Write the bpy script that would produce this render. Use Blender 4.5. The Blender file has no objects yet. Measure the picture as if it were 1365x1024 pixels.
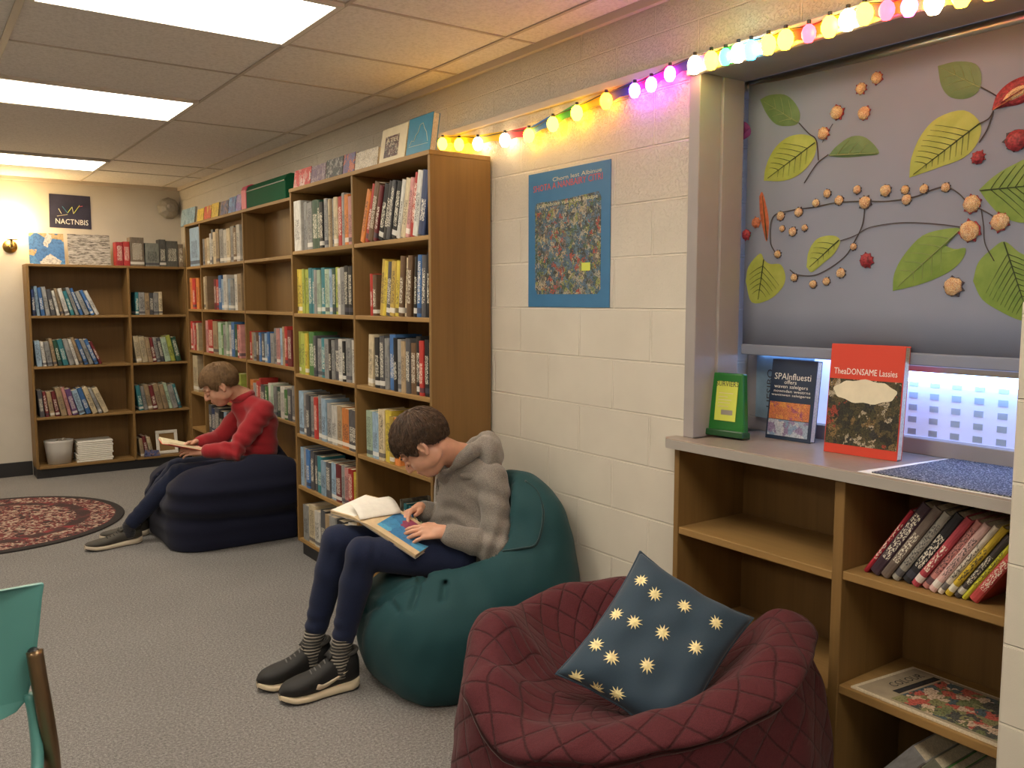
import bpy, math, random
import numpy as np
from mathutils import Vector, Matrix

random.seed(7)
rng = np.random.default_rng(5)
C = bpy.context.scene.collection
sc = bpy.context.scene

# ------------------------------------------------------------------ camera
FPX, YAW, PITCH = 1144.4, 0.6159, 0.0979
EYE = np.array([0.0, 0.0, 1.476])
FW = np.array([math.sin(YAW)*math.cos(PITCH), math.cos(YAW)*math.cos(PITCH), -math.sin(PITCH)])
RT = np.array([math.cos(YAW), -math.sin(YAW), 0.0])
UP = np.cross(RT, FW)

def ray(px, py):
    d = FW + RT*(px-682.5)/FPX + UP*(512-py)/FPX
    return d

def at(px, py, ax, v):
    """the point of the plane ax = v seen along a given line of sight"""
    d = ray(px, py); i = 'xyz'.index(ax)
    return EYE + d*((v-EYE[i])/d[i])

cam_d = bpy.data.cameras.new('camera')
cam = bpy.data.objects.new('camera', cam_d); C.objects.link(cam)
cam_d.sensor_width = 36; cam_d.lens = FPX/1365*36; cam_d.clip_start = .02
m = Matrix.Identity(4)
for i in range(3):
    m[i][0] = RT[i]; m[i][1] = UP[i]; m[i][2] = -FW[i]; m[i][3] = EYE[i]
cam.matrix_world = m
sc.camera = cam

# ------------------------------------------------------------------ materials
def new_mat(name):
    mt = bpy.data.materials.new(name); mt.use_nodes = True
    nt = mt.node_tree
    return mt, nt, nt.nodes['Principled BSDF']

def node(nt, t, **kw):
    n = nt.nodes.new(t)
    for k, v in kw.items():
        if k in n.inputs.keys(): n.inputs[k].default_value = v
        else: setattr(n, k, v)
    return n

def coords(nt, kind='Object', scale=(1,1,1), rot=(0,0,0), loc=(0,0,0)):
    tc = nt.nodes.new('ShaderNodeTexCoord'); mp = nt.nodes.new('ShaderNodeMapping')
    mp.inputs['Scale'].default_value = scale; mp.inputs['Rotation'].default_value = rot; mp.inputs['Location'].default_value = loc
    nt.links.new(tc.outputs[kind], mp.inputs['Vector'])
    return mp.outputs['Vector']

def ramp(nt, fac, stops, interp='LINEAR'):
    r = nt.nodes.new('ShaderNodeValToRGB'); r.color_ramp.interpolation = interp
    e = r.color_ramp.elements
    while len(e) < len(stops): e.new(.5)
    for el, (p, c) in zip(e, stops):
        el.position = p; el.color = (*c, 1) if len(c) == 3 else c
    nt.links.new(fac, r.inputs['Fac'])
    return r.outputs['Color']

def bump(nt, bs, h, strength=.3, dist=.01):
    b = nt.nodes.new('ShaderNodeBump'); b.inputs['Strength'].default_value = strength; b.inputs['Distance'].default_value = dist
    nt.links.new(h, b.inputs['Height']); nt.links.new(b.outputs['Normal'], bs.inputs['Normal'])

def math_n(nt, op, a, b=None):
    n = nt.nodes.new('ShaderNodeMath'); n.operation = op
    for i, v in enumerate((a, b)):
        if v is None: continue
        if isinstance(v, (int, float)): n.inputs[i].default_value = v
        else: nt.links.new(v, n.inputs[i])
    return n.outputs[0]

def mixc(nt, fac, a, b, blend='MIX'):
    n = nt.nodes.new('ShaderNodeMix'); n.data_type = 'RGBA'; n.blend_type = blend
    for s, v in ((0, fac), (6, a), (7, b)):
        if isinstance(v, (int, float)): n.inputs[s].default_value = v
        elif isinstance(v, tuple): n.inputs[s].default_value = (*v, 1)
        else: nt.links.new(v, n.inputs[s])
    return n.outputs[2]

def plain(name, col, rough=.5, metal=0, nscale=0, namt=.12, bscale=0, bstr=.2, bdist=.002, **kw):
    mt, nt, bs = new_mat(name)
    bs.inputs['Base Color'].default_value = (*col, 1); bs.inputs['Roughness'].default_value = rough; bs.inputs['Metallic'].default_value = metal
    for k, v in kw.items():
        bs.inputs[k.replace('_', ' ')].default_value = v
    v = coords(nt)
    if nscale:
        n = node(nt, 'ShaderNodeTexNoise', Scale=nscale, Detail=4.0); nt.links.new(v, n.inputs['Vector'])
        lo = tuple(max(0, c*(1-namt)) for c in col); hi = tuple(min(1, c*(1+namt)) for c in col)
        nt.links.new(ramp(nt, n.outputs['Fac'], [(.3, lo), (.7, hi)]), bs.inputs['Base Color'])
    if bscale:
        n = node(nt, 'ShaderNodeTexNoise', Scale=bscale, Detail=3.0); nt.links.new(v, n.inputs['Vector'])
        bump(nt, bs, n.outputs['Fac'], bstr, bdist)
    return mt

def emit(name, col, strength):
    mt = bpy.data.materials.new(name); mt.use_nodes = True; nt = mt.node_tree
    bs = nt.nodes['Principled BSDF']
    bs.inputs['Base Color'].default_value = (*col, 1)
    bs.inputs['Emission Color'].default_value = (*col, 1); bs.inputs['Emission Strength'].default_value = strength
    return mt

def wood(name, col, grain):
    mt, nt, bs = new_mat(name)
    s = [14, 14, 14]; s['xyz'.index(grain)] = .7
    v = coords(nt, scale=tuple(s))
    n = node(nt, 'ShaderNodeTexNoise', Scale=1.6, Detail=6.0, Distortion=.6); nt.links.new(v, n.inputs['Vector'])
    s2 = [120, 120, 120]; s2['xyz'.index(grain)] = 3
    v2 = coords(nt, scale=tuple(s2))
    n2 = node(nt, 'ShaderNodeTexNoise', Scale=1.0, Detail=2.0); nt.links.new(v2, n2.inputs['Vector'])
    f = math_n(nt, 'ADD', math_n(nt, 'MULTIPLY', n.outputs['Fac'], .7), math_n(nt, 'MULTIPLY', n2.outputs['Fac'], .3))
    nt.links.new(ramp(nt, f, [(.3, tuple(c*.84 for c in col)), (.5, col), (.72, tuple(min(1, c*1.12) for c in col))]), bs.inputs['Base Color'])
    bs.inputs['Roughness'].default_value = .5; bs.inputs['Specular IOR Level'].default_value = .3
    bump(nt, bs, n2.outputs['Fac'], .12, .002)
    return mt

M = {}
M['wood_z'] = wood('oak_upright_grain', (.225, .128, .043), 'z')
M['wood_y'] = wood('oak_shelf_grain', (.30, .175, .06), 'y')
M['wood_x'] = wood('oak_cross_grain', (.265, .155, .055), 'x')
M['back'] = wood('oak_back_panel', (.18, .10, .033), 'z')
M['kick'] = plain('black_plinth', (.018, .018, .02), .5)
M['counter'] = plain('grey_laminate', (.27, .225, .19), .32, nscale=40, namt=.06)
M['edge'] = plain('counter_edge', (.36, .33, .30), .35)
M['frame'] = plain('grey_painted_frame', (.33, .30, .29), .45, nscale=12, namt=.04)
M['frame_dark'] = plain('dark_window_gasket', (.03, .03, .033), .5)
M['white'] = plain('white_painted_trim', (.72, .68, .62), .45)
M['raceway'] = plain('beige_painted_trim', (.55, .48, .41), .5)
M['black'] = plain('black_plastic', (.015, .015, .016), .4)
M['paper'] = plain('white_paper', (.80, .77, .70), .8, nscale=60, namt=.04)
M['pages'] = plain('cream_page_edges', (.62, .53, .38), .85, nscale=200, namt=.18)
M['chrome'] = plain('brushed_metal', (.5, .48, .45), .3, 1)

def carpet():
    mt, nt, bs = new_mat('grey_loop_carpet')
    v = coords(nt)
    n = node(nt, 'ShaderNodeTexNoise', Scale=420.0, Detail=3.0); nt.links.new(v, n.inputs['Vector'])
    n2 = node(nt, 'ShaderNodeTexNoise', Scale=110.0, Detail=4.0, Roughness=.7); nt.links.new(v, n2.inputs['Vector'])
    n3 = node(nt, 'ShaderNodeTexNoise', Scale=2.2, Detail=2.0); nt.links.new(v, n3.inputs['Vector'])
    f = math_n(nt, 'ADD', math_n(nt, 'MULTIPLY', n.outputs['Fac'], .55), math_n(nt, 'MULTIPLY', n2.outputs['Fac'], .45))
    c = ramp(nt, f, [(.36, (.085, .081, .079)), (.5, (.225, .214, .207)), (.64, (.46, .44, .425))])
    c = mixc(nt, .25, c, ramp(nt, n3.outputs['Fac'], [(.35, (.75, .75, .75)), (.65, (1, 1, 1))]), 'MULTIPLY')
    nt.links.new(c, bs.inputs['Base Color']); bs.inputs['Roughness'].default_value = .95
    bs.inputs['Specular IOR Level'].default_value = .1
    bump(nt, bs, f, .6, .006)
    return mt
M['carpet'] = carpet()

def block_wall(name, along, zoff, soff, col):
    """painted concrete block in running bond; along = world axis the courses run on"""
    mt, nt, bs = new_mat(name)
    tc = nt.nodes.new('ShaderNodeTexCoord'); sp = nt.nodes.new('ShaderNodeSeparateXYZ'); cb = nt.nodes.new('ShaderNodeCombineXYZ')
    nt.links.new(tc.outputs['Object'], sp.inputs[0])
    nt.links.new(math_n(nt, 'ADD', sp.outputs[along.upper()], soff), cb.inputs[0])
    nt.links.new(math_n(nt, 'ADD', sp.outputs['Z'], zoff), cb.inputs[1])
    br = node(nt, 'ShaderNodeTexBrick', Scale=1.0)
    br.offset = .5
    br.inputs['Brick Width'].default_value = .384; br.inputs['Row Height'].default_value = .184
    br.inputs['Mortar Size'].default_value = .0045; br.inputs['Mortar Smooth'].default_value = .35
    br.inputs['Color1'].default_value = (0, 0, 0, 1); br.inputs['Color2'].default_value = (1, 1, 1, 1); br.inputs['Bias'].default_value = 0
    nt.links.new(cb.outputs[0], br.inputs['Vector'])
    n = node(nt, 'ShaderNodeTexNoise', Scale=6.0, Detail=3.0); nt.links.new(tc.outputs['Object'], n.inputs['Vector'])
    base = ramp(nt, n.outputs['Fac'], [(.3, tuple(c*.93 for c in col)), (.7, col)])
    base = mixc(nt, math_n(nt, 'MULTIPLY', br.outputs['Fac'], .6), base, tuple(min(1, c*1.22) for c in col))  # joints lightened in the colour to stand for light caught on their edges
    nt.links.new(base, bs.inputs['Base Color']); bs.inputs['Roughness'].default_value = .38
    # pitted block face: strong in some blocks and towards the top courses, filled smooth lower down
    pit = node(nt, 'ShaderNodeTexNoise', Scale=120.0, Detail=4.0, Roughness=.65); nt.links.new(tc.outputs['Object'], pit.inputs['Vector'])
    pm = ramp(nt, pit.outputs['Fac'], [(.36, (0, 0, 0)), (.52, (1, 1, 1))])
    zz = nt.nodes.new('ShaderNodeMapRange'); zz.inputs[1].default_value = 1.35; zz.inputs[2].default_value = 1.95; zz.inputs[3].default_value = .06; zz.inputs[4].default_value = 1.0
    nt.links.new(sp.outputs['Z'], zz.inputs[0])
    h = math_n(nt, 'SUBTRACT', math_n(nt, 'MULTIPLY', pm, math_n(nt, 'MULTIPLY', zz.outputs[0], .25)), br.outputs['Fac'])
    bump(nt, bs, h, 1.0, .007)
    return mt
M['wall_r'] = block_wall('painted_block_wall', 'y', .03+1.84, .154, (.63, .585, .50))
M['wall'] = plain('cream_painted_wall', (.76, .70, .60), .6, nscale=5, namt=.04, bscale=60, bstr=.08)

def ceiling_mat():
    mt, nt, bs = new_mat('mineral_fibre_tile')
    v = coords(nt)
    n = node(nt, 'ShaderNodeTexNoise', Scale=70.0, Detail=4.0, Roughness=.7); nt.links.new(v, n.inputs['Vector'])
    vo = node(nt, 'ShaderNodeTexVoronoi', Scale=55.0); nt.links.new(v, vo.inputs['Vector'])
    c = ramp(nt, n.outputs['Fac'], [(.3, (.66, .62, .575)), (.55, (.81, .77, .725)), (.8, (.85, .81, .765))])
    dots = ramp(nt, vo.outputs['Distance'], [(.0, (.6, .55, .5)), (.16, (1, 1, 1))])
    nt.links.new(mixc(nt, .8, c, dots, 'MULTIPLY'), bs.inputs['Base Color'])
    bs.inputs['Roughness'].default_value = .95
    bump(nt, bs, n.outputs['Fac'], .25, .003)
    return mt
M['ceiling'] = ceiling_mat()
M['tbar'] = plain('painted_ceiling_grid', (.50, .44, .38), .5)

def book_mat():
    """one cover material; the cover colour is the colour of each book"""
    mt, nt, bs = new_mat('printed_book_cover')
    oi = nt.nodes.new('ShaderNodeObjectInfo')
    tc = nt.nodes.new('ShaderNodeTexCoord'); sp = nt.nodes.new('ShaderNodeSeparateXYZ'); nt.links.new(tc.outputs['Generated'], sp.inputs[0])
    def band(o, a, b): return math_n(nt, 'MULTIPLY', math_n(nt, 'GREATER_THAN', o, a), math_n(nt, 'LESS_THAN', o, b))
    # lettering running down the spine
    mp = nt.nodes.new('ShaderNodeMapping'); mp.inputs['Scale'].default_value = (40, 420, 150); nt.links.new(tc.outputs['Object'], mp.inputs['Vector'])
    off = nt.nodes.new('ShaderNodeVectorMath'); off.operation = 'ADD'; nt.links.new(mp.outputs[0], off.inputs[0])
    cb = nt.nodes.new('ShaderNodeCombineXYZ')
    for i in range(3): nt.links.new(math_n(nt, 'MULTIPLY', oi.outputs['Random'], 90+17*i), cb.inputs[i])
    nt.links.new(cb.outputs[0], off.inputs[1])
    n = node(nt, 'ShaderNodeTexNoise', Scale=1.0, Detail=1.5); nt.links.new(off.outputs[0], n.inputs['Vector'])
    txt = math_n(nt, 'GREATER_THAN', n.outputs['Fac'], .53)
    rnd = oi.outputs['Random']
    top = math_n(nt, 'ADD', .55, math_n(nt, 'MULTIPLY', rnd, .35))
    zone = math_n(nt, 'MULTIPLY', math_n(nt, 'GREATER_THAN', sp.outputs['Z'], .22), math_n(nt, 'LESS_THAN', sp.outputs['Z'], top))
    zone = math_n(nt, 'MULTIPLY', zone, band(sp.outputs['Y'], .16, .84))
    txt = math_n(nt, 'MULTIPLY', txt, zone)
    bw = nt.nodes.new('ShaderNodeRGBToBW'); nt.links.new(oi.outputs['Color'], bw.inputs[0])
    dark = math_n(nt, 'GREATER_THAN', bw.outputs[0], .22)
    tcol = mixc(nt, dark, (.85, .80, .66), (.03, .03, .04))
    bandz = math_n(nt, 'MULTIPLY', band(sp.outputs['Z'], .06, .15), math_n(nt, 'GREATER_THAN', math_n(nt, 'FRACT', math_n(nt, 'MULTIPLY', rnd, 13.7)), .5))
    bcol = mixc(nt, math_n(nt, 'GREATER_THAN', math_n(nt, 'FRACT', math_n(nt, 'MULTIPLY', rnd, 29.1)), .5), (.72, .70, .64), (.05, .05, .07))
    big = node(nt, 'ShaderNodeTexNoise', Scale=.18, Detail=3.0); nt.links.new(off.outputs[0], big.inputs['Vector'])
    base = mixc(nt, .55, oi.outputs['Color'], ramp(nt, big.outputs['Fac'], [(.35, (.55, .55, .55)), (.65, (1, 1, 1))]), 'MULTIPLY')
    c = mixc(nt, math_n(nt, 'MULTIPLY', bandz, .8), base, bcol)
    c = mixc(nt, math_n(nt, 'MULTIPLY', txt, .85), c, tcol)
    nt.links.new(c, bs.inputs['Base Color']); bs.inputs['Roughness'].default_value = .5; bs.inputs['Specular IOR Level'].default_value = .28
    return mt
M['book'] = book_mat()

def collage(name, pal, scale, seed=0, kind='Object', rough=.45, dist=1.0, lines=.6):
    """printed picture: patches of the palette broken by drawn lines"""
    mt, nt, bs = new_mat(name)
    v = coords(nt, kind, loc=(seed*1.37, seed*.71, seed*2.3))
    w = node(nt, 'ShaderNodeTexNoise', Scale=scale*1.3, Detail=4.0); nt.links.new(v, w.inputs['Vector'])
    ad = nt.nodes.new('ShaderNodeMix'); ad.data_type = 'VECTOR'; ad.inputs[0].default_value = .06*dist
    nt.links.new(v, ad.inputs[4]); nt.links.new(w.outputs['Color'], ad.inputs[5])
    vo = node(nt, 'ShaderNodeTexVoronoi', Scale=scale); nt.links.new(ad.outputs[1], vo.inputs['Vector'])
    sp = nt.nodes.new('ShaderNodeSeparateColor'); nt.links.new(vo.outputs['Color'], sp.inputs[0])
    n = len(pal)
    c = ramp(nt, sp.outputs[0], [(i/n, p) for i, p in enumerate(pal)], 'CONSTANT')
    n2 = node(nt, 'ShaderNodeTexNoise', Scale=scale*5, Detail=5.0, Roughness=.7); nt.links.new(v, n2.inputs['Vector'])
    ink = ramp(nt, n2.outputs['Fac'], [(.42, (.08, .07, .08)), (.5, (1, 1, 1)), (.6, (1, 1, 1)), (.68, (1.0, .95, .8))])
    c = mixc(nt, lines, c, ink, 'MULTIPLY')
    nt.links.new(c, bs.inputs['Base Color']); bs.inputs['Roughness'].default_value = rough
    return mt

def cloth(name, col, scale=600, rough=.9, namt=.25, bstr=.25, sheen=.3, fold=0):
    mt, nt, bs = new_mat(name)
    v = coords(nt)
    n = node(nt, 'ShaderNodeTexNoise', Scale=float(scale), Detail=2.0); nt.links.new(v, n.inputs['Vector'])
    nt.links.new(ramp(nt, n.outputs['Fac'], [(.35, tuple(c*(1-namt) for c in col)), (.65, tuple(min(1, c*(1+namt)) for c in col))]), bs.inputs['Base Color'])
    bs.inputs['Roughness'].default_value = rough
    bs.inputs['Sheen Weight'].default_value = sheen; bs.inputs['Sheen Roughness'].default_value = .5
    bs.inputs['Specular IOR Level'].default_value = .25
    h = n.outputs['Fac']
    if fold:
        n2 = node(nt, 'ShaderNodeTexNoise', Scale=9.0, Detail=3.0, Distortion=1.2); nt.links.new(v, n2.inputs['Vector'])
        h = math_n(nt, 'ADD', math_n(nt, 'MULTIPLY', h, .08), math_n(nt, 'MULTIPLY', n2.outputs['Fac'], fold))
    bump(nt, bs, h, bstr, .01 if fold else .002)
    return mt

# ------------------------------------------------------------------ objects
def link(name, me, mats, parent=None, origin=None, smooth=False):
    """one mesh object; its vertices are given in world space"""
    o = bpy.data.objects.new(name, me); C.objects.link(o)
    for mt in (mats if isinstance(mats, (list, tuple)) else [mats]): me.materials.append(mt)
    n = len(me.vertices); co = np.empty(n*3); me.vertices.foreach_get('co', co); co = co.reshape(-1, 3)
    if parent is not None:
        r = parent
        off = np.zeros(3)
        while r is not None: off += np.array(r.location); r = r.parent
        if parent.type == 'MESH' and origin is None: org = off
        else: org = off
        o.parent = parent; loc = np.zeros(3)
    else:
        lo, hi = co.min(0), co.max(0)
        org = np.array(origin) if origin is not None else np.array([(lo[0]+hi[0])/2, (lo[1]+hi[1])/2, lo[2]])
        loc = org
    me.vertices.foreach_set('co', (co-org).ravel()); o.location = loc
    if smooth: me.polygons.foreach_set('use_smooth', [True]*len(me.polygons))
    me.update()
    return o

def tag(o, label, cat, group=None):
    o['label'] = label; o['category'] = cat
    if group: o['group'] = group
    return o

def struct(o):
    o['kind'] = 'structure'; return o

def thing(name, label, cat, loc, group=None):
    o = bpy.data.objects.new(name, None); C.objects.link(o); o.location = loc; o.empty_display_size = .05
    return tag(o, label, cat, group)

def bevel(o, w=.002, seg=2, ang=35):
    b = o.modifiers.new('bevel', 'BEVEL'); b.width = w; b.segments = seg; b.limit_method = 'ANGLE'; b.angle_limit = math.radians(ang)
    return o

class MB:
    def __init__(s): s.v = []; s.f = []; s.m = []
    def add(s, vs, fs, mi=0):
        b = len(s.v); s.v += [tuple(map(float, p)) for p in vs]
        s.f += [tuple(i+b for i in f) for f in fs]; s.m += [mi]*len(fs); return s
    def box(s, lo, hi, mi=0, T=None):
        x0, y0, z0 = lo; x1, y1, z1 = hi
        vs = [(x0,y0,z0),(x1,y0,z0),(x1,y1,z0),(x0,y1,z0),(x0,y0,z1),(x1,y0,z1),(x1,y1,z1),(x0,y1,z1)]
        if T is not None: vs = [T(p) for p in vs]
        return s.add(vs, [(0,3,2,1),(4,5,6,7),(0,1,5,4),(1,2,6,5),(2,3,7,6),(3,0,4,7)], mi)
    def prism(s, poly, axis_fn, t0, t1, mi=0):
        """poly of 2-D points; axis_fn(a, b, t) gives the 3-D point"""
        n = len(poly)
        vs = [axis_fn(a, b, t0) for a, b in poly]+[axis_fn(a, b, t1) for a, b in poly]
        fs = [tuple(range(n-1, -1, -1)), tuple(range(n, 2*n))]+[(i, (i+1) % n, n+(i+1) % n, n+i) for i in range(n)]
        return s.add(vs, fs, mi)
    def tube(s, pts, r, seg=8, mi=0, cap=True, flat=1.0):
        pts = [np.array(p, float) for p in pts]; n = len(pts)
        rs = r if isinstance(r, (list, tuple)) else [r]*n
        vs = []; prev = None
        for i, p in enumerate(pts):
            t = pts[min(i+1, n-1)]-pts[max(i-1, 0)]; t = t/(np.linalg.norm(t)+1e-12)
            if prev is None:
                a = np.array([0, 0, 1.]) if abs(t[2]) < .9 else np.array([1., 0, 0])
            else: a = prev
            u = a-t*(a@t); u /= np.linalg.norm(u)+1e-12; w = np.cross(t, u); prev = u
            for k in range(seg):
                an = 2*math.pi*k/seg
                vs.append(p+rs[i]*(u*math.cos(an)*flat+w*math.sin(an)))
        fs = [(i*seg+k, i*seg+(k+1) % seg, (i+1)*seg+(k+1) % seg, (i+1)*seg+k) for i in range(n-1) for k in range(seg)]
        if cap: fs += [tuple(range(seg-1, -1, -1)), tuple(range((n-1)*seg, n*seg))]
        return s.add(vs, fs, mi)
    def lathe(s, prof, c, seg=32, mi=0, axis='z', sx=1, sy=1):
        n = len(prof); vs = []
        for r, z in prof:
            for k in range(seg):
                an = 2*math.pi*k/seg; a, b = r*math.cos(an)*sx, r*math.sin(an)*sy
                p = {'z': (a, b, z), 'x': (z, a, b), 'y': (b, z, a)}[axis]
                vs.append((c[0]+p[0], c[1]+p[1], c[2]+p[2]))
        fs = [(i*seg+k, i*seg+(k+1) % seg, (i+1)*seg+(k+1) % seg, (i+1)*seg+k) for i in range(n-1) for k in range(seg)]
        if prof[0][0] > 1e-6: fs.append(tuple(range(seg-1, -1, -1)))
        if prof[-1][0] > 1e-6: fs.append(tuple(range((n-1)*seg, n*seg)))
        return s.add(vs, fs, mi)
    def grid(s, P, mi=0, wrap=False):
        """P[i][j] points"""
        P = np.asarray(P); a, b = P.shape[:2]
        fs = []
        for i in range(a-1):
            for j in range(b if wrap else b-1):
                j2 = (j+1) % b
                fs.append((i*b+j, i*b+j2, (i+1)*b+j2, (i+1)*b+j))
        return s.add(P.reshape(-1, 3), fs, mi)
    def build(s, name, mats, parent=None, smooth=False, bev=0, seg=2, origin=None, weld=False):
        me = bpy.data.meshes.new(name); me.from_pydata(s.v, [], s.f)
        me.polygons.foreach_set('material_index', s.m)
        o = link(name, me, mats, parent, origin, smooth)
        if weld:
            w = o.modifiers.new('weld', 'WELD'); w.merge_threshold = 1e-5
        if bev: bevel(o, bev, seg)
        return o

def box_obj(name, lo, hi, mt, parent=None, bev=.002, **kw):
    return MB().box(lo, hi).build(name, mt, parent, bev=bev, **kw)

def smooth_curve(pts, n=8):
    """Catmull-Rom through points"""
    P = [np.array(p, float) for p in pts]; P = [2*P[0]-P[1]]+P+[2*P[-1]-P[-2]]; out = []
    for i in range(1, len(P)-2):
        for k in range(n):
            t = k/n; a, b, c, d = P[i-1:i+3]
            out.append(.5*(2*b+(c-a)*t+(2*a-5*b+4*c-d)*t*t+(3*b-a-3*c+d)*t**3))
    out.append(P[-2]); return out

def lettering(name, txt, origin, ex, ey, size, mt, parent, depth=.0006, width=None, space=1.0):
    """flat letters standing on a surface: origin = left end of the base line, ex / ey = directions"""
    cu = bpy.data.curves.new(name, 'FONT'); cu.body = txt; cu.size = 1; cu.extrude = 0; cu.space_character = space; cu.resolution_u = 2
    t = bpy.data.objects.new(name, cu); C.objects.link(t)
    dg = bpy.context.evaluated_depsgraph_get()
    me = bpy.data.meshes.new_from_object(t.evaluated_get(dg)); bpy.data.objects.remove(t); bpy.data.curves.remove(cu)
    me.materials.clear(); me.name = name
    n = len(me.vertices); co = np.empty(n*3); me.vertices.foreach_get('co', co); co = co.reshape(-1, 3)
    ex = np.array(ex, float); ex /= np.linalg.norm(ex); ey = np.array(ey, float); ey = ey-ex*(ex@ey); ey /= np.linalg.norm(ey); ez = np.cross(ex, ey)
    sx = size if width is None else width/max(1e-6, co[:, 0].max()-co[:, 0].min())
    P = np.array(origin)+np.outer((co[:, 0]-co[:, 0].min())*sx, ex)+np.outer(co[:, 1]*size, ey)+ez*depth
    me.vertices.foreach_set('co', P.ravel())
    return link(name, me, mt, parent)

# ------------------------------------------------------------------ soft shapes from distance fields
class Field:
    def __init__(s, lo, hi, h):
        s.lo = np.array(lo, float); s.h = h
        s.n = np.ceil((np.array(hi)-s.lo)/h).astype(int)+1
        s.v = np.full(s.n, .1, np.float32)
    def sub(s, lo, hi):
        a = np.clip(np.floor((np.array(lo)-s.lo)/s.h).astype(int), 0, s.n-1); b = np.clip(np.ceil((np.array(hi)-s.lo)/s.h).astype(int)+1, 1, s.n)
        g = [s.lo[i]+s.h*np.arange(a[i], b[i]) for i in range(3)]
        X, Y, Z = np.meshgrid(*g, indexing='ij')
        return (slice(a[0], b[0]), slice(a[1], b[1]), slice(a[2], b[2])), np.stack([X, Y, Z], -1).astype(np.float32)
    def apply(s, fn, lo, hi, k, mode='add', pad=.05):
        sl, P = s.sub(np.array(lo)-pad-k, np.array(hi)+pad+k)
        if P.size == 0: return s
        d = fn(P); a = s.v[sl]
        if mode == 'add':
            if k <= 0: r = np.minimum(a, d)
            else:
                t = np.clip(.5+.5*(a-d)/k, 0, 1); r = a*(1-t)+d*t-k*t*(1-t)
        else:
            d = -d
            if k <= 0: r = np.maximum(a, d)
            else:
                t = np.clip(.5-.5*(a-d)/k, 0, 1); r = a*(1-t)+d*t+k*t*(1-t)
        s.v[sl] = r; return s
    def cap(s, a, b, ra, rb=None, k=.01, mode='add'):
        a = np.array(a, float); b = np.array(b, float); rb = ra if rb is None else rb; ba = b-a; L = max(ba@ba, 1e-12); R = max(ra, rb)
        def fn(P):
            t = np.clip(((P-a)@ba)/L, 0, 1)
            return np.linalg.norm(P-a-t[..., None]*ba, axis=-1)-(ra+(rb-ra)*t)
        return s.apply(fn, np.minimum(a, b)-R, np.maximum(a, b)+R, k, mode)
    def chain(s, pts, rs, k=.01, mode='add'):
        for i in range(len(pts)-1): s.cap(pts[i], pts[i+1], rs[i], rs[i+1], k, mode)
        return s
    def ell(s, c, r, ax=None, k=.01, mode='add'):
        c = np.array(c, float); r = np.array(r, float); A = np.eye(3) if ax is None else np.array(ax, float)   # rows are the axes
        def fn(P):
            q = (P-c)@A.T; k0 = np.linalg.norm(q/r, axis=-1); k1 = np.linalg.norm(q/(r*r), axis=-1)
            return k0*(k0-1)/np.maximum(k1, 1e-6)
        R = r.max(); return s.apply(fn, c-R, c+R, k, mode)
    def sbox(s, lo, hi, rad, k=.01, mode='add', zt=None):
        lo = np.array(lo, float); hi = np.array(hi, float); c = (lo+hi)/2; hs = (hi-lo)/2-rad
        def fn(P):
            q = np.abs(P-c)-hs
            return np.linalg.norm(np.maximum(q, 0), axis=-1)+np.minimum(q.max(-1), 0)-rad
        return s.apply(fn, lo, hi, k, mode)
    def warp(s, fn):
        ix = np.argwhere(np.abs(s.v) < .03); P = (s.lo+s.h*ix).astype(np.float32)      # only near the surface
        s.v[ix[:, 0], ix[:, 1], ix[:, 2]] += fn(P).astype(np.float32); return s
    def limit(s, ax, val, sign, k=0):
        """keep only the part with sign*(coord-val) < 0"""
        i = 'xyz'.index(ax); g = (s.lo[i]+s.h*np.arange(s.n[i])-val)*sign
        sh = [1, 1, 1]; sh[i] = -1
        d = g.reshape(sh).astype(np.float32)
        s.v = np.maximum(s.v, np.broadcast_to(d, s.v.shape)); return s
    def minus(s, other, off, k):
        """carve out another field, grown by off"""
        sl, P = s.sub(other.lo, other.lo+other.h*(other.n-1))
        q = (P-other.lo)/other.h; i = np.clip(np.round(q).astype(int), 0, other.n-1)
        d = -(other.v[i[..., 0], i[..., 1], i[..., 2]]-off); a = s.v[sl]
        t = np.clip(.5-.5*(a-d)/k, 0, 1); s.v[sl] = a*(1-t)+d*t+k*t*(1-t); return s
    def sample(s, p):
        i = np.round((np.array(p)-s.lo)/s.h).astype(int)
        if (i < 0).any() or (i >= s.n).any(): return .1
        return float(s.v[tuple(i)])
    def hit(s, px, py, t0=1., t1=8., push=0.0):
        d = ray(px, py); d = d/np.linalg.norm(d); t = t0
        while t < t1:
            if s.sample(EYE+d*t) < 0: return EYE+d*(t-push)
            t += s.h*.5
        return None
    def mesh(s, name, relax=1):
        v = s.v.copy()
        for ax in range(3):
            for e in (0, -1):
                ix = [slice(None)]*3; ix[ax] = e; v[tuple(ix)] = np.maximum(v[tuple(ix)], .01)
        n = np.array(v.shape); ins = v < 0
        cs = tuple(n-1); lohi = [None, None]
        cor = [ins[i:n[0]-1+i, j:n[1]-1+j, k:n[2]-1+k] for i in (0, 1) for j in (0, 1) for k in (0, 1)]
        al = cor[0].copy(); an = cor[0].copy()
        for c_ in cor[1:]: al &= c_; an |= c_
        act = an & ~al; base = np.argwhere(act)
        idx = np.full(cs, -1, np.int32); idx[act] = np.arange(len(base), dtype=np.int32)
        cv = {(i, j, k): v[base[:, 0]+i, base[:, 1]+j, base[:, 2]+k] for i in (0, 1) for j in (0, 1) for k in (0, 1)}
        acc = np.zeros((len(base), 3)); cnt = np.zeros(len(base))
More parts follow.
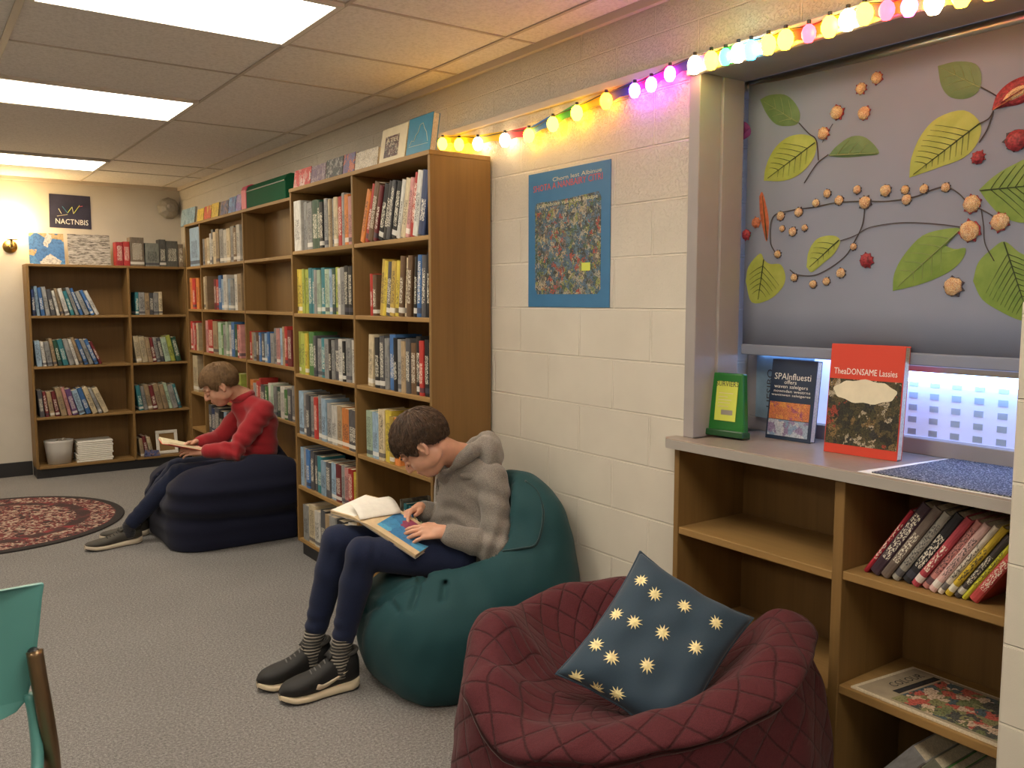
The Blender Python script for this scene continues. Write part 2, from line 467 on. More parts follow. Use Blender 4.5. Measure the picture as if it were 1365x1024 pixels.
        for ax in range(3):
            oth = [i for i in range(3) if i != ax]
            for p in (0, 1):
                for q in (0, 1):
                    o0 = [0, 0, 0]; o0[oth[0]] = p; o0[oth[1]] = q; o1 = list(o0); o1[ax] = 1
                    a, b = cv[tuple(o0)], cv[tuple(o1)]; ch = (a < 0) != (b < 0)
                    t = np.where(ch, a/np.where(a == b, 1, a-b), 0)
                    for i in range(3):
                        acc[:, i] += np.where(ch, t if i == ax else o0[i], 0)
                    cnt += ch
        V = s.lo+s.h*(base+acc/cnt[:, None])
        Q = []
        for ax in range(3):
            a, b = [(1, 2), (2, 0), (0, 1)][ax]
            sl0 = [slice(1, -1)]*3; sl0[ax] = slice(0, -1); sl1 = [slice(1, -1)]*3; sl1[ax] = slice(1, None)
            A, B = ins[tuple(sl0)], ins[tuple(sl1)]
            for flip, ch in ((False, A & ~B), (True, ~A & B)):
                e = np.argwhere(ch); e[:, a] += 1; e[:, b] += 1
                if len(e) == 0: continue
                da = np.zeros(3, int); da[a] = 1; db = np.zeros(3, int); db[b] = 1
                g = lambda p: idx[p[:, 0], p[:, 1], p[:, 2]]
                q = np.stack([g(e-da-db), g(e-db), g(e), g(e-da)], 1)
                Q.append(q[:, ::-1] if flip else q)
        Q = np.concatenate(Q)
        for _ in range(relax):
            ed = np.concatenate([Q[:, [i, (i+1) % 4]] for i in range(4)])
            sm = np.zeros_like(V); c = np.zeros(len(V))
            a_ = np.concatenate([ed[:, 0], ed[:, 1]]); b_ = np.concatenate([ed[:, 1], ed[:, 0]]); c = np.bincount(a_, minlength=len(V)).astype(float)
            for i in range(3): sm[:, i] = np.bincount(a_, weights=V[b_, i], minlength=len(V))
            V = .5*V+.5*sm/np.maximum(c, 1)[:, None]
        me = bpy.data.meshes.new(name)
        me.vertices.add(len(V)); me.vertices.foreach_set('co', V.ravel().astype(np.float32))
        me.loops.add(Q.size); me.loops.foreach_set('vertex_index', Q.ravel().astype(np.int32))
        me.polygons.add(len(Q)); me.polygons.foreach_set('loop_start', np.arange(0, Q.size, 4, dtype=np.int32)); me.polygons.foreach_set('loop_total', np.full(len(Q), 4, np.int32))
        me.update(calc_edges=True); me.validate()
        return me
    def build(s, name, mats, parent=None, relax=1):
        return link(name, s.mesh(name, relax), mats, parent, smooth=True)

def wob(P, f, seed=0):
    """smooth pseudo-noise in -1..1"""
    r = np.random.default_rng(seed); out = 0
    for i in range(5):
        k = r.normal(size=3); k = k/np.linalg.norm(k)*f*(.6+.9*r.random()); out = out+np.sin(P@k.astype(np.float32)+r.random()*6.28)
    return out/3.
# ------------------------------------------------------------------ the room
W, D, CE = 2.11, 8.197, 2.481
JY, PY = 1.987, .945                    # far jamb of the window recess, end of the pier
XB = 2.32                               # plane of the roller blind
O0 = (0, 0, 0)
M['wall_b'] = plain('beige_painted_wall', (.56, .52, .45), .6, nscale=5, namt=.04, bscale=60, bstr=.08)
struct(MB().box((-4, -2.5, -.1), (2.9, 8.5, 0)).build('floor', M['carpet'], origin=O0))
struct(MB().box((-4, -2.5, CE), (2.9, 8.5, CE+.1)).build('ceiling', M['ceiling'], origin=O0))
b = MB()
b.box((W, JY, 0), (2.62, 8.197, CE))                     # beyond the window
b.box((W, -.1, 2.205), (2.62, JY, CE))                   # over the window
b.box((2.52, -.1, 0), (2.62, JY, 1.0))                   # under the window
b.box((W, -2.5, 0), (2.62, -.101, CE))
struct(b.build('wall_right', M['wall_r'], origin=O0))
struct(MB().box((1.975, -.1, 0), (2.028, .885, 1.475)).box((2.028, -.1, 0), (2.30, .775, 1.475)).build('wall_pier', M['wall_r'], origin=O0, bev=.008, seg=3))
struct(MB().box((-4, D, 0), (2.62, D+.12, CE)).build('wall_back', M['wall_b'], origin=O0))
struct(MB().box((-4.12, -2.5, 0), (-4, D, CE)).build('wall_left', M['wall'], origin=O0))
struct(MB().box((-4, -2.62, 0), (2.62, -2.5, CE)).build('wall_front', M['wall'], origin=O0))
struct(MB().box((-4, D-.012, 0), (.826, D, .12)).build('baseboard_back', M['kick'], origin=O0, bev=.003))
struct(MB().box((W-.012, 2.03, 0), (W, 3.12, .10)).build('baseboard_right', M['kick'], origin=O0, bev=.003))
# ceiling grid: narrow painted bars, slightly proud of the tiles
b = MB(); gz = CE-.004
ylines = [-1.8, -.65, .5, 1.07, 1.65, 2.80, 3.375, 3.94, 5.125, 6.83, 7.415]
for y in ylines: b.box((-4, y-.006, gz), (W, y+.006, CE+.001))
for x in (-3.2, -2.27, -1.36, -.5, .385, 1.295, 1.955): b.box((x-(.016 if x == .385 else .007), -2.5, gz-.0015), (x+(.010 if x == .385 else .007), D, CE+.001))
struct(b.build('trim_1', M['tbar'], origin=O0))
b = MB().box((W-.022, -2.5, CE-.03), (W, D, CE)).box((-4, D-.022, CE-.03), (W, D, CE))
struct(b.build('trim_2', M['raceway'], origin=O0, bev=.002))

# ceiling lights
M['lamp'] = emit('lit_diffuser', (1.0, .895, .735), 11.5)
rows = [(-.66, 'behind'), (1.06, 'over'), (2.80, 'a'), (4.56, 'b'), (6.85, 'c')]  # first two rows are out of view, added to light the room
LL = {'a': 'nearest of the three bright ceiling panels in view', 'b': 'middle one of the three bright ceiling panels', 'c': 'farthest bright ceiling panel, nearest the back wall'}
for x0 in (.395, -2.26):  # the left column is unseen too, added for more illumination
    for y0, k in rows:
        if x0 < 0: lab = 'added unseen ceiling panel of the second row of lights' 
        else: lab = LL.get(k, 'added unseen ceiling panel above the near part of the room')
        y1 = y0+.56; x1 = x0+.89
        t = thing('ceiling_light', lab, 'ceiling light', (x0+.445, y0+.28, CE-.006), 'recessed ceiling lights')
        b = MB(); w = .022
        for lo, hi in (((x0, y0), (x1, y0+w)), ((x0, y1-w), (x1, y1)), ((x0, y0+w), (x0+w, y1-w)), ((x1-w, y0+w), (x1, y1-w))):
            b.box((*lo, CE-.016), (*hi, CE))
        b.build('frame', M['white'], t)
        MB().box((x0+w, y0+w, CE-.012), (x1-w, y1-w, CE-.002)).build('diffuser', M['lamp'], t)

# ------------------------------------------------------------------ bookcases
def case(name, label, ax, front, back, s0, s1, divs, zs, top, gap_kick=.03, sides=(True, True)):
    """ax = axis the case runs along; front / back on the other horizontal axis"""
    if ax == 'y': mid = ((front+back)/2, (s0+s1)/2, 0); P = lambda d, s, z: (d, s, z)
    else: mid = ((s0+s1)/2, (front+back)/2, 0); P = lambda d, s, z: (s, d, z)
    t = thing(name, label, 'bookcase', mid, 'wooden library bookcases')
    def bx(nm, d0, a0, z0, d1, a1, z1, mt, bev=.0025):
        p, q = P(d0, a0, z0), P(d1, a1, z1)
        return box_obj(nm, tuple(map(min, p, q)), tuple(map(max, p, q)), M[mt], t, bev)
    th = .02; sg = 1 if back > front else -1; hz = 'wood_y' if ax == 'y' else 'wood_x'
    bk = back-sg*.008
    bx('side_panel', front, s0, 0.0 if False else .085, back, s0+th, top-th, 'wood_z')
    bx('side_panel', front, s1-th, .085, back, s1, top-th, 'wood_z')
    bx('top_panel', front-sg*.004, s0, top-th, back, s1, top, hz)
    bx('plinth', front+sg*gap_kick, s0+.002, 0, back, s1-.002, .085, 'kick')
    bx('back_panel', bk, s0+th, .085, back, s1-th, top-th, 'back', 0)
    cuts = [s0]+divs+[s1]
    for d in divs: bx('divider', front, d-th/2, .085, bk, d+th/2, top-th, 'wood_z')
    for i in range(len(cuts)-1):
        a = cuts[i]+(th if i == 0 else th/2); e = cuts[i+1]-(th if i == len(cuts)-2 else th/2)
        for z in zs[i]: bx('shelf', front+sg*.002, a, z-th, bk, e, z, hz)
    return t
ZA = [1.745, 1.40, 1.06, .715, .415, .105]
FA, FB, FF = 1.802, 1.94, 7.937
case('bookcase', 'tall brown wooden bookcase whose plain side panel faces the wall poster', 'y', FA, 2.102, 3.13, 4.70, [3.885], [ZA, ZA], 2.09)
case('bookcase', 'shallow tall wooden bookcase behind the boy in red, with two empty compartments', 'y', FB, 2.102, 4.71, 7.42, [5.95, 7.0], [ZA, ZA, ZA], 2.09)
ZF = [1.345, .93, .51, .10]
case('bookcase', 'low wide wooden bookcase standing against the back wall', 'x', FF, 8.19, .83, 2.08, [1.595], [ZF, ZF], 1.765)

# ------------------------------------------------------------------ books on the shelves
COL = {'w': ((.72, .70, .64), 'white'), 'c': ((.66, .55, .36), 'cream'), 'g': ((.34, .34, .33), 'grey'), 'G': ((.10, .10, .11), 'dark grey'), 'k': ((.022, .022, .024), 'black'),
       'n': ((.03, .05, .13), 'navy'), 'b': ((.07, .19, .46), 'blue'), 'l': ((.34, .48, .62), 'pale blue'), 't': ((.05, .24, .28), 'teal'), 'r': ((.52, .05, .04), 'red'),
       'R': ((.20, .035, .04), 'maroon'), 'p': ((.68, .32, .30), 'pink'), 'o': ((.78, .27, .07), 'orange'), 'y': ((.78, .60, .08), 'yellow'), 'Y': ((.55, .38, .08), 'mustard'),
       'e': ((.46, .52, .10), 'lime green'), 'E': ((.10, .26, .08), 'green'), 'm': ((.48, .62, .46), 'mint green'), 'd': ((.035, .10, .065), 'dark green'), 'a': ((.44, .32, .19), 'tan'),
       'B': ((.15, .085, .045), 'brown'), 'v': ((.20, .10, .28), 'purple')}
ORD = ['', 'first', 'second', 'third', 'fourth', 'fifth', 'sixth', 'seventh', 'eighth', 'ninth', 'tenth', 'eleventh', 'twelfth', 'thirteenth', 'fourteenth', 'fifteenth', 'sixteenth', 'seventeenth', 'eighteenth', 'nineteenth', 'twentieth']

def book_mesh(t, h, d):
    """x = depth (spine at x=0), y = thickness, z = height; boards round a recessed block of pages"""
    b = MB(); bt = min(.003, t*.18); r = min(.004, t*.25)
    out = [(d, -t/2), (d, -t/2+bt), (.006, -t/2+bt), (.006, t/2-bt), (d, t/2-bt), (d, t/2), (r, t/2), (0, t/2-r), (-.0015, 0), (0, -t/2+r), (r, -t/2)]
    vs = [(x, y, 0) for x, y in out]+[(x, y, h) for x, y in out]; n = len(out)
    fs = [(i, i+n, (i+1) % n+n, (i+1) % n) for i in range(n)]
    for base, f in ((0, 1), (n, -1)):
        for q in ((0, 1, 2, 9, 10), (2, 3, 6, 7, 8, 9), (3, 4, 5, 6)):
            q = [base+i for i in q]; fs.append(tuple(q) if f > 0 else tuple(q[::-1]))
    b.add(vs, fs, 0)
    b.box((.005, -t/2+bt, .003), (d-.004, t/2-bt, h-.003), 1)
    return b

def put_book(label, group, t, h, d, col, loc, axis, lean, name='book'):
    b = book_mesh(t, h, d)
    me = bpy.data.meshes.new(name); me.from_pydata(b.v, [], b.f); me.polygons.foreach_set('material_index', b.m)
    me.materials.append(M['book']); me.materials.append(M['pages'])
    o = bpy.data.objects.new(name, me); C.objects.link(o)
    o.location = loc; o.color = (*col, 1)
    R = Matrix.Rotation(lean, 4, 'X')
    if axis == 'x': R = Matrix.Rotation(math.pi/2, 4, 'Z') @ R
    o.rotation_euler = R.to_euler()
    return tag(o, label, 'book', group)

def book_row(axis, face, z, s0, s1, codes, h0, h1, where, group, lean=0, depth=.14, start=1, total=None, setback=.012, hs=None, note='', lim=None):
    """books from image-left s0 to image-right s1; where ends the label"""
    if lim: s0, s1 = min(max(s0, lim[0]), lim[1]), min(max(s1, lim[0]), lim[1])
    n = len(codes); total = total or n
    l0, l1 = lean if isinstance(lean, tuple) else (lean, lean)
    reach = h1*abs(math.sin(math.radians(l1 if l0 > 0 else l0)))
    if lim and l0 > 0: s1 = max(s1, lim[0]+reach+.003) if axis == 'y' else min(s1, lim[1]-reach-.003)
    if lim and l0 < 0: s0 = min(s0, lim[1]-reach-.003) if axis == 'y' else max(s0, lim[0]+reach+.003)
    fan = [math.radians(l0+(l1-l0)*i/max(1, n-1)) for i in range(n)]
    gaps = [0]+[h1*abs(math.tan(fan[i])-math.tan(fan[i-1])) for i in range(1, n)]
    span = abs(s1-s0)-sum(gaps)
    tw = np.array([random.uniform(.7, 1.35) for _ in codes]); tw = tw/tw.sum()*span
    u = 0
    dirn = -1 if axis == 'y' else 1
    for i, c in enumerate(codes):
        a = fan[i]; ca, sa = math.cos(a), abs(math.sin(a)); u += gaps[i]
        t = tw[i]*ca; h = random.uniform(h0, h1) if hs is None else hs[i]
        u0, u1 = u, u+tw[i]; u = u1
        uc = (u1-t/2*ca) if a > 0 else (u0+t/2*ca)
        zc = z+t/2*sa+.0004
        sb = setback+random.uniform(0, .012)
        s = s0+dirn*uc
        loc = (face+sb, s, zc) if axis == 'y' else (s, face+sb, zc)
        rgb, nm = COL[c]
        k = random.uniform(.70, 1.0); rgb = tuple(min(1, x*k) for x in rgb)
        pos = start+i
        if total-pos+1 < pos and total-pos+1 <= 4: w = 'rightmost' if pos == total else ORD[total-pos+1]+' from right'
        else: w = 'leftmost' if pos == 1 else ORD[pos]+' from left'
        put_book(f'{nm} {note}book {w} {where}', group, t-.0008, h, depth, rgb, loc, axis, a)
def py(px, row, face): return float(at(px, row, 'x', face)[1])
def pxx(px, row, face): return float(at(px, row, 'y', face)[0])
SH = ['top', 'second', 'third', 'fourth', 'fifth', 'lowest']
def rowA(bay, lv, pl, pr, codes, h0, h1, lean=0, **kw):
    face = {'r': FA, 'l': FA, 'i': FB, 'm': FB, 'f': FB}[bay]
    nm = {'r': 'near tall bookcase, right column', 'l': 'near tall bookcase, left column', 'i': 'far tall bookcase, near column', 'm': 'far tall bookcase, middle column', 'f': 'far tall bookcase, corner column'}[bay]
    lim = {'r': (3.153, 3.872), 'l': (3.898, 4.677), 'i': (4.733, 5.937), 'm': (5.963, 6.987), 'f': (7.013, 7.397)}[bay]
    if face == FB: kw['depth'] = .12
    z = ZA[lv]; row = float(512+(1.476-z)*1144/4-90)
    book_row('y', face, z, py(pl, row, face), py(pr, row, face), codes, h0, h1, f'on {SH[lv]} shelf, {nm}', f'books on the {SH[lv]} shelf, {nm}', lean, lim=lim, **kw)
# near bookcase, right column
rowA('r', 0, 476, 574, 'orBRkkGkwcprwn', .25, .277, (20, 11))
rowA('r', 1, 489, 497, 'rB', .19, .2, 0, start=1, total=15)
rowA('r', 1, 500, 543, 'YyGYyBcB', .245, .27, (8, 5), start=3, total=15)
rowA('r', 1, 547, 575, 'kbGkB', .255, .275, (4, 1), start=11, total=15)
rowA('r', 2, 485, 491, 'c', .24, .25, 4, start=1, total=14)
rowA('r', 2, 497, 577, 'kGgbkgaGBkrkc', .225, .262, 0, start=2, total=14)
rowA('r', 3, 486, 528, 'mlcyYo', .215, .245, 0)
rowA('l', 0, 391, 400, 'w', .27, .275, 0, start=1, total=15, depth=.2, setback=.0)
rowA('l', 0, 401, 419, 'ggd', .25, .262, 0, start=2, total=15)
rowA('l', 0, 420, 466, 'dkgcagcrgop', .235, .262, 0, start=5, total=15)
rowA('l', 1, 391, 467, 'yyeettgmtmldewgkk', .232, .25, 0)
rowA('l', 2, 394, 415, 'eeyE', .225, .24, 0, start=1, total=15)
rowA('l', 2, 416, 470, 'GgtgkgGwkgw', .205, .225, 0, start=5, total=15)
rowA('l', 3, 397, 432, 'lgGgrgl', .225, .245, 0, start=1, total=12)
rowA('l', 3, 434, 473, 'gwaoG', .20, .225, 0, start=8, total=12)
rowA('l', 4, 399, 416, 'lgbG', .215, .225, 0, start=1, total=14)
rowA('l', 4, 417, 475, 'GtlGlRgpryop'[0:10], .185, .205, 0, start=5, total=14)
rowA('l', 5, 404, 470, 'gcwGagkGw', .2, .225, 0)
# far tall bookcase
rowA('i', 2, 327, 362, 'ragBbGlbg', .19, .205, 0, start=1, total=15)
rowA('i', 2, 363, 386, 'gplarR', .225, .25, 0, start=10, total=15)
rowA('i', 3, 330, 391, 'ogrrGEwmgdwEGg', .18, .23, 0)
rowA('m', 0, 267, 275, 'gac', .2, .21, 0, start=1, total=13)
rowA('m', 0, 276, 317, 'wGcagwcgBw', .235, .265, 0, start=4, total=13)
rowA('m', 1, 267, 275, 'ca', .25, .26, 0, start=1, total=11)
rowA('m', 1, 283, 319, 'Rrblwlgwa', .22, .26, 0, start=3, total=11)
rowA('m', 2, 271, 290, 'pra', .25, .275, 0, start=1, total=12)
rowA('m', 2, 291, 321, 'mEgmwbdrp', .23, .26, 0, start=4, total=12)
rowA('m', 3, 278, 322, 'wggwGgrwe', .19, .23, 0)
rowA('m', 4, 276, 322, 'GnGklGwk', .2, .235, 0)
rowA('f', 1, 253, 263, 'oro', .245, .255, 0)
rowA('f', 2, 255, 264, 'rprc', .2, .24, 0)
rowA('f', 3, 257, 265, 'c', .3, .301, 0)
rowA('f', 0, 250, 262, 'l', .31, .311, 0)
# far low bookcase
def rowF(side, lv, pl, pr, codes, h0, h1, lean=0, **kw):
    z = ZF[lv]; row = [419, 488, 552, 615][lv]
    book_row('x', FF, z, pxx(pl, row, FF), pxx(pr, row, FF), codes, h0, h1, f'on {["top", "second", "third", "bottom"][lv]} shelf, low back-wall bookcase, {side} half', f'books on the {["top", "second", "third", "bottom"][lv]} shelf of the low bookcase, {side} half', lean, depth=.17, lim={'left': (.853, 1.583), 'right': (1.607, 2.057)}[side], **kw)
rowF('left', 0, 40, 134, 'nlbgGwawtgbgbw', .2, .24, (-2, -24))
rowF('left', 1, 50, 138, 'lwgadtgwabgbR', .2, .245, (-4, -22))
rowF('left', 2, 54, 147, 'GRaRapvlbcgc', .205, .245, (-4, -22))
rowF('right', 0, 182, 218, 'tgaGgc', .19, .2, 0, hs=[.195, .195, .19, .19, .19, .2])
rowF('right', 1, 181, 243, 'ccaRgGmed', .21, .235, (-7, -12))
rowF('right', 2, 187, 244, 'tgaRaamgt', .21, .235, (-8, -14))
rowF('right', 3, 189, 207, 'aRc', .16, .19, (-6, -11))
# ------------------------------------------------------------------ window recess
b = MB()
b.box((W-.004, JY-.045, 1.02), (2.206, JY, 2.205))                     # pale jamb lining
b.box((2.206, JY-.055, 1.02), (XB-.012, JY, 2.205))
struct(b.build('trim_3', M['frame'], origin=O0, bev=.003))
struct(MB().box((W-.004, -.1, 2.19), (XB-.012, JY-.055, 2.206)).build('trim_4', M['frame'], origin=O0, bev=.002))
# the window behind the blind: frame, mullion and daylit frosted pane
M['pane'] = None
def pane_mat():
    mt, nt, bs = new_mat('frosted_daylit_glass')
    tc = nt.nodes.new('ShaderNodeTexCoord'); sp = nt.nodes.new('ShaderNodeSeparateXYZ'); nt.links.new(tc.outputs['Object'], sp.inputs[0])
    n = node(nt, 'ShaderNodeTexNoise', Scale=5.0, Detail=2.0); nt.links.new(tc.outputs['Object'], n.inputs['Vector'])
    c = ramp(nt, n.outputs['Fac'], [(.3, (.34, .42, .72)), (.7, (.55, .60, .80))])
    nt.links.new(c, bs.inputs['Base Color']); nt.links.new(c, bs.inputs['Emission Color']); bs.inputs['Emission Strength'].default_value = .75
    bs.inputs['Roughness'].default_value = .5
    return mt
M['pane'] = pane_mat()
t = struct(thing('window_1', 'grey framed window behind the roller blind', 'window', (2.46, .9, 1.02)))
del t['category']; del t['label']
b = MB()
b.box((2.42, -.1, 1.022), (2.5, JY-.002, 1.07)); b.box((2.42, JY-.06, 1.07), (2.5, JY-.002, 2.2)); b.box((2.42, .3, 1.07), (2.5, .35, 2.2)); b.box((2.42, -.1, 2.16), (2.5, JY-.06, 2.2))
b.build('window_frame', M['frame'], t, bev=.003)
MB().box((2.455, .35, 1.07), (2.465, JY-.06, 2.16)).build('pane', M['pane'], t)
MB().box((2.41, JY-.075, 1.07), (2.42, JY-.055, 2.19)).build('gasket', M['frame_dark'], t)
# pierced white sheet in the lower right of the window: cells of frosted squares
M['film'] = emit('backlit_white_film', (.50, .56, .88), .30)
M['cell'] = plain('teal_film_square', (.36, .44, .56), .5)
g = MB(); y0, y1, z0, z1 = .36, 1.44, 1.075, 1.285
g.box((2.438, y0, z0), (2.441, y1, z1), 0)
for i in range(5):
    for j in range(14):
        y = y1-.06-j*.064; z = z1-.055-i*.036
        if y < y0+.03: continue
        g.box((2.4362, y-.013, z-.009), (2.4379, y+.013, z+.009), 1)
tag(g.build('window_film', [M['film'], M['cell']]), 'white sheet with rows of small grey squares on the lower window', 'window film')
# strip of cold light under the blind
M['led'] = emit('cold_led', (.30, .52, 1.0), 11.0)
t = thing('led_strip', 'blue-white strip of light along the window just under the blind', 'light strip', (2.41, 1.0, 1.27))
MB().box((2.395, .3, 1.268), (2.42, 1.46, 1.285)).build('channel', M['chrome'], t)
MB().box((2.398, .31, 1.238), (2.417, 1.45, 1.268)).build('diffuser', M['led'], t)
t = thing('led_strip', 'short strip of light behind the dark blue book by the jamb', 'light strip', (2.41, 1.8, 1.29))
MB().box((2.395, 1.55, 1.300), (2.42, 1.92, 1.315)).build('channel', M['chrome'], t)
MB().box((2.398, 1.56, 1.290), (2.417, 1.91, 1.300)).build('diffuser', M['led'], t)

# roller blind
M['blind'] = plain('grey_blind_fabric', (.225, .248, .33), .85, nscale=3, namt=.05, bscale=500, bstr=.1)
t = thing('roller_blind', 'large grey roller blind covering the window, decorated with leaves', 'blind', (XB, .9, 1.29))
BY0, BY1, BZ0, BZ1 = -.08, 1.925, 1.325, 2.185
def blind_x(y, z): return XB+.006*math.sin((BY1-y)*2.2)
P = [[(blind_x(y, z), y, z) for y in np.linspace(BY1, BY0, 30)] for z in np.linspace(BZ0, BZ1, 8)]
o = MB().grid(P).build('fabric', M['blind'], t, smooth=True)
sol = o.modifiers.new('thickness', 'SOLIDIFY'); sol.thickness = .0012; sol.offset = -1
b = MB(); b.box((XB-.008, BY0, 1.292), (XB+.012, BY1, 1.327)); b.build('bottom_bar', M['blind'], t, bev=.004)
MB().tube([(XB+.02, BY0, 2.178), (XB+.02, BY1+.01, 2.178)], .02, 16).build('roller', M['chrome'], t, smooth=True)
MB().box((XB-.012, BY1+.012, 2.14), (XB+.04, BY1+.018, 2.2)).build('bracket', M['chrome'], t)

# leaves, sprigs and blossoms stuck on the blind ------------------------------------------
def leafmat(name, a, bcol):
    mt, nt, bs = new_mat(name); v = coords(nt)
    n = node(nt, 'ShaderNodeTexNoise', Scale=22.0, Detail=4.0); nt.links.new(v, n.inputs['Vector'])
    nt.links.new(ramp(nt, n.outputs['Fac'], [(.3, a), (.7, bcol)]), bs.inputs['Base Color']); bs.inputs['Roughness'].default_value = .55
    return mt
M['leaf_dark'] = leafmat('dark_green_leaf', (.085, .15, .05), (.13, .20, .07))
M['leaf_lime'] = leafmat('yellow_green_leaf', (.27, .32, .045), (.36, .40, .08))
M['leaf_mid'] = leafmat('mid_green_leaf', (.13, .22, .03), (.20, .29, .05))
M['vein'] = plain('dark_leaf_vein', (.035, .055, .02), .6)
M['vein_pale'] = plain('pale_leaf_vein', (.25, .30, .12), .6)
M['stem'] = plain('dark_stem', (.045, .035, .035), .6)
M['petal_red'] = plain('crimson_petal', (.25, .02, .03), .6, nscale=150, namt=.6)
M['petal_or'] = plain('orange_petal', (.42, .13, .06), .6, nscale=150, namt=.4)
M['bead'] = collage('painted_blossom', [(.72, .45, .14), (.80, .64, .38), (.45, .10, .07), (.85, .74, .52), (.70, .36, .12)], 230, 3, lines=.9)
M['bead_dark'] = plain('dark_petal', (.05, .04, .05), .7)
M['red_leaf'] = plain('rust_leaf', (.42, .10, .035), .6, nscale=60, namt=.3)
M['purple'] = plain('purple_petal', (.16, .02, .12), .6)
def bp(px, py, lift=.0):
    p = at(px, py, 'x', XB); p = at(px, py, 'x', blind_x(p[1], p[2])-lift); return p
def inside(pt, poly):
    x, y = pt; c = False; n = len(poly)
    for i in range(n):
        x1, y1 = poly[i]; x2, y2 = poly[i-1]
        if (y1 > y) != (y2 > y) and x < (x2-x1)*(y-y1)/(y2-y1)+x1: c = not c
    return c
def leaf_mb(poly, base, tip, mi=0, vi=1, veins=6, lift=.004):
    """a cut leaf: smooth outline, thin card curling off the blind, midrib and side veins"""
    out = smooth_curve([(a, c, 0) for a, c in poly]+[(*poly[0], 0)], 4)[:-1]
    out = [(p[0], p[1]) for p in out]; b = MB()
    cx = sum(p[0] for p in out)/len(out); cy = sum(p[1] for p in out)/len(out)
    rings = []
    for f, l in ((1, .0015), (.8, lift*.7), (.45, lift), (.0, lift*.75)):
        rings.append([bp(cx+(x-cx)*f, cy+(y-cy)*f, l) for x, y in out])
    n = len(out)
    for r in rings: b.v += [tuple(p) for p in r]
    for k in range(3):
        for i in range(n): b.f.append((k*n+i, k*n+(i+1) % n, (k+1)*n+(i+1) % n, (k+1)*n+i)); b.m.append(mi)
    k = len(b.v); b.v += [tuple(bp(x, y, .0004)) for x, y in out]
    for i in range(n): b.f.append((k+i, k+(i+1) % n, (i+1) % n, i)); b.m.append(mi)
    b.f.append(tuple(range(k+n-1, k-1, -1))); b.m.append(mi)
    bx, by = base; tx, ty = tip; L = lift+.0012
    mid = [(bx+(tx-bx)*q, by+(ty-by)*q) for q in np.linspace(0, .95, 7)]
    b.tube([bp(x, y, L-.001*abs(q-.5)) for (x, y), q in zip(mid, np.linspace(0, 1, 7))], [.0016]*3+[.0012]*2+[.0008]*2, 5, vi)
    dx, dy = tx-bx, ty-by; ln = math.hypot(dx, dy)
    for q in range(veins):
        f = .15+.7*q/veins; ox, oy = bx+dx*f, by+dy*f
        for sgn in (1, -1):
            vx, vy = dx/ln*.75-sgn*dy/ln*.8, dy/ln*.75+sgn*dx/ln*.8
            r = 0
            while r < ln and inside((ox+vx*(r+4), oy+vy*(r+4)), out): r += 2
            if r < 5: continue
            pts = [(ox+vx*r*g, oy+vy*r*g-1.5*math.sin(g*3)) for g in (0, .35, .7, .92)]
            b.tube([bp(x, y, L*(1-.45*g)) for (x, y), g in zip(pts, (0, .35, .7, .92))], [.0009, .0008, .0006, .0004], 4, vi)
    return b
def stem_mb(pxs, r=.0016, lift=.004, n=6):
    pts = smooth_curve([(x, y, 0) for x, y in pxs], n)
    return MB().tube([bp(p[0], p[1], lift) for p in pts], r, 5)
def blossom_mb(px, py, rad, seed=0, rim=True):
    """a small domed flower head with a ragged ring of petals; rad in metres"""
    r = random.Random(seed); c = bp(px, py, .002); b = MB(); n = 18
    ring = []
    for i in range(n):
        a = 2*math.pi*i/n; R = rad*(1.12 if i % 2 else .85)*r.uniform(.85, 1.12)
        ring.append((R*math.cos(a), R*math.sin(a)))
    b.prism(ring, lambda u, v, t_: (c[0]-t_, c[1]-u, c[2]+v), -.001, .002, 1)
    for k in range(4):
        pass
    m_ = 14; vs = []
    prof = [(.95, .002), (.85, .006), (.55, .010), (.2, .0115)]
    for q, h in prof:
        for i in range(m_):
            a = 2*math.pi*i/m_; R = rad*q*r.uniform(.9, 1.08)
            vs.append((c[0]-h*(.6+rad*20), c[1]-R*math.cos(a), c[2]+R*math.sin(a)))
    fs = [(k*m_+i, k*m_+(i+1) % m_, (k+1)*m_+(i+1) % m_, (k+1)*m_+i) for k in range(3) for i in range(m_)]+[tuple(range(3*m_, 4*m_))]
    b.add(vs, fs, 0); return b
def pxm(n): return n*2.5/1144.   # length of n pixels at the blind

L_D, L_L, L_M = M['leaf_dark'], M['leaf_lime'], M['leaf_mid']
t = thing('leafy_sprig', 'sprig of two dark leaves, one lime leaf and two pink blossoms, upper left of blind', 'leaf decoration', bp(1088, 200), 'sprigs on the blind')
leaf_mb([(1013, 133), (1025, 127), (1045, 126), (1058, 135), (1066, 150), (1064, 164), (1052, 168), (1035, 166), (1022, 152)], (1063, 163), (1016, 134), 0, 1, 3).build('leaf', [L_D, M['vein_pale']], t)
leaf_mb([(1018, 241), (1021, 222), (1031, 200), (1048, 184), (1068, 179), (1085, 184), (1088, 198), (1082, 215), (1066, 232), (1045, 241)], (1086, 190), (1020, 240)).build('leaf', [L_L, M['vein']], t)
leaf_mb([(1104, 208), (1115, 195), (1135, 182), (1155, 184), (1172, 204), (1150, 208), (1125, 210)], (1106, 207), (1170, 204), 0, 1, 3).build('leaf', [L_D, M['vein_pale']], t)
stem_mb([(1072, 244), (1080, 231), (1090, 217), (1104, 206)]).build('stem', M['stem'], t)
stem_mb([(1065, 164), (1078, 178), (1088, 187), (1091, 214)]).build('stem', M['stem'], t)
stem_mb([(1096, 190), (1104, 175), (1110, 165)], .001).build('stem', M['stem'], t)
blossom_mb(1098, 178, pxm(9), 1).build('blossom', [M['bead'], M['petal_red']], t)
blossom_mb(1116, 150, pxm(10), 2).build('blossom', [M['bead'], M['petal_red']], t)
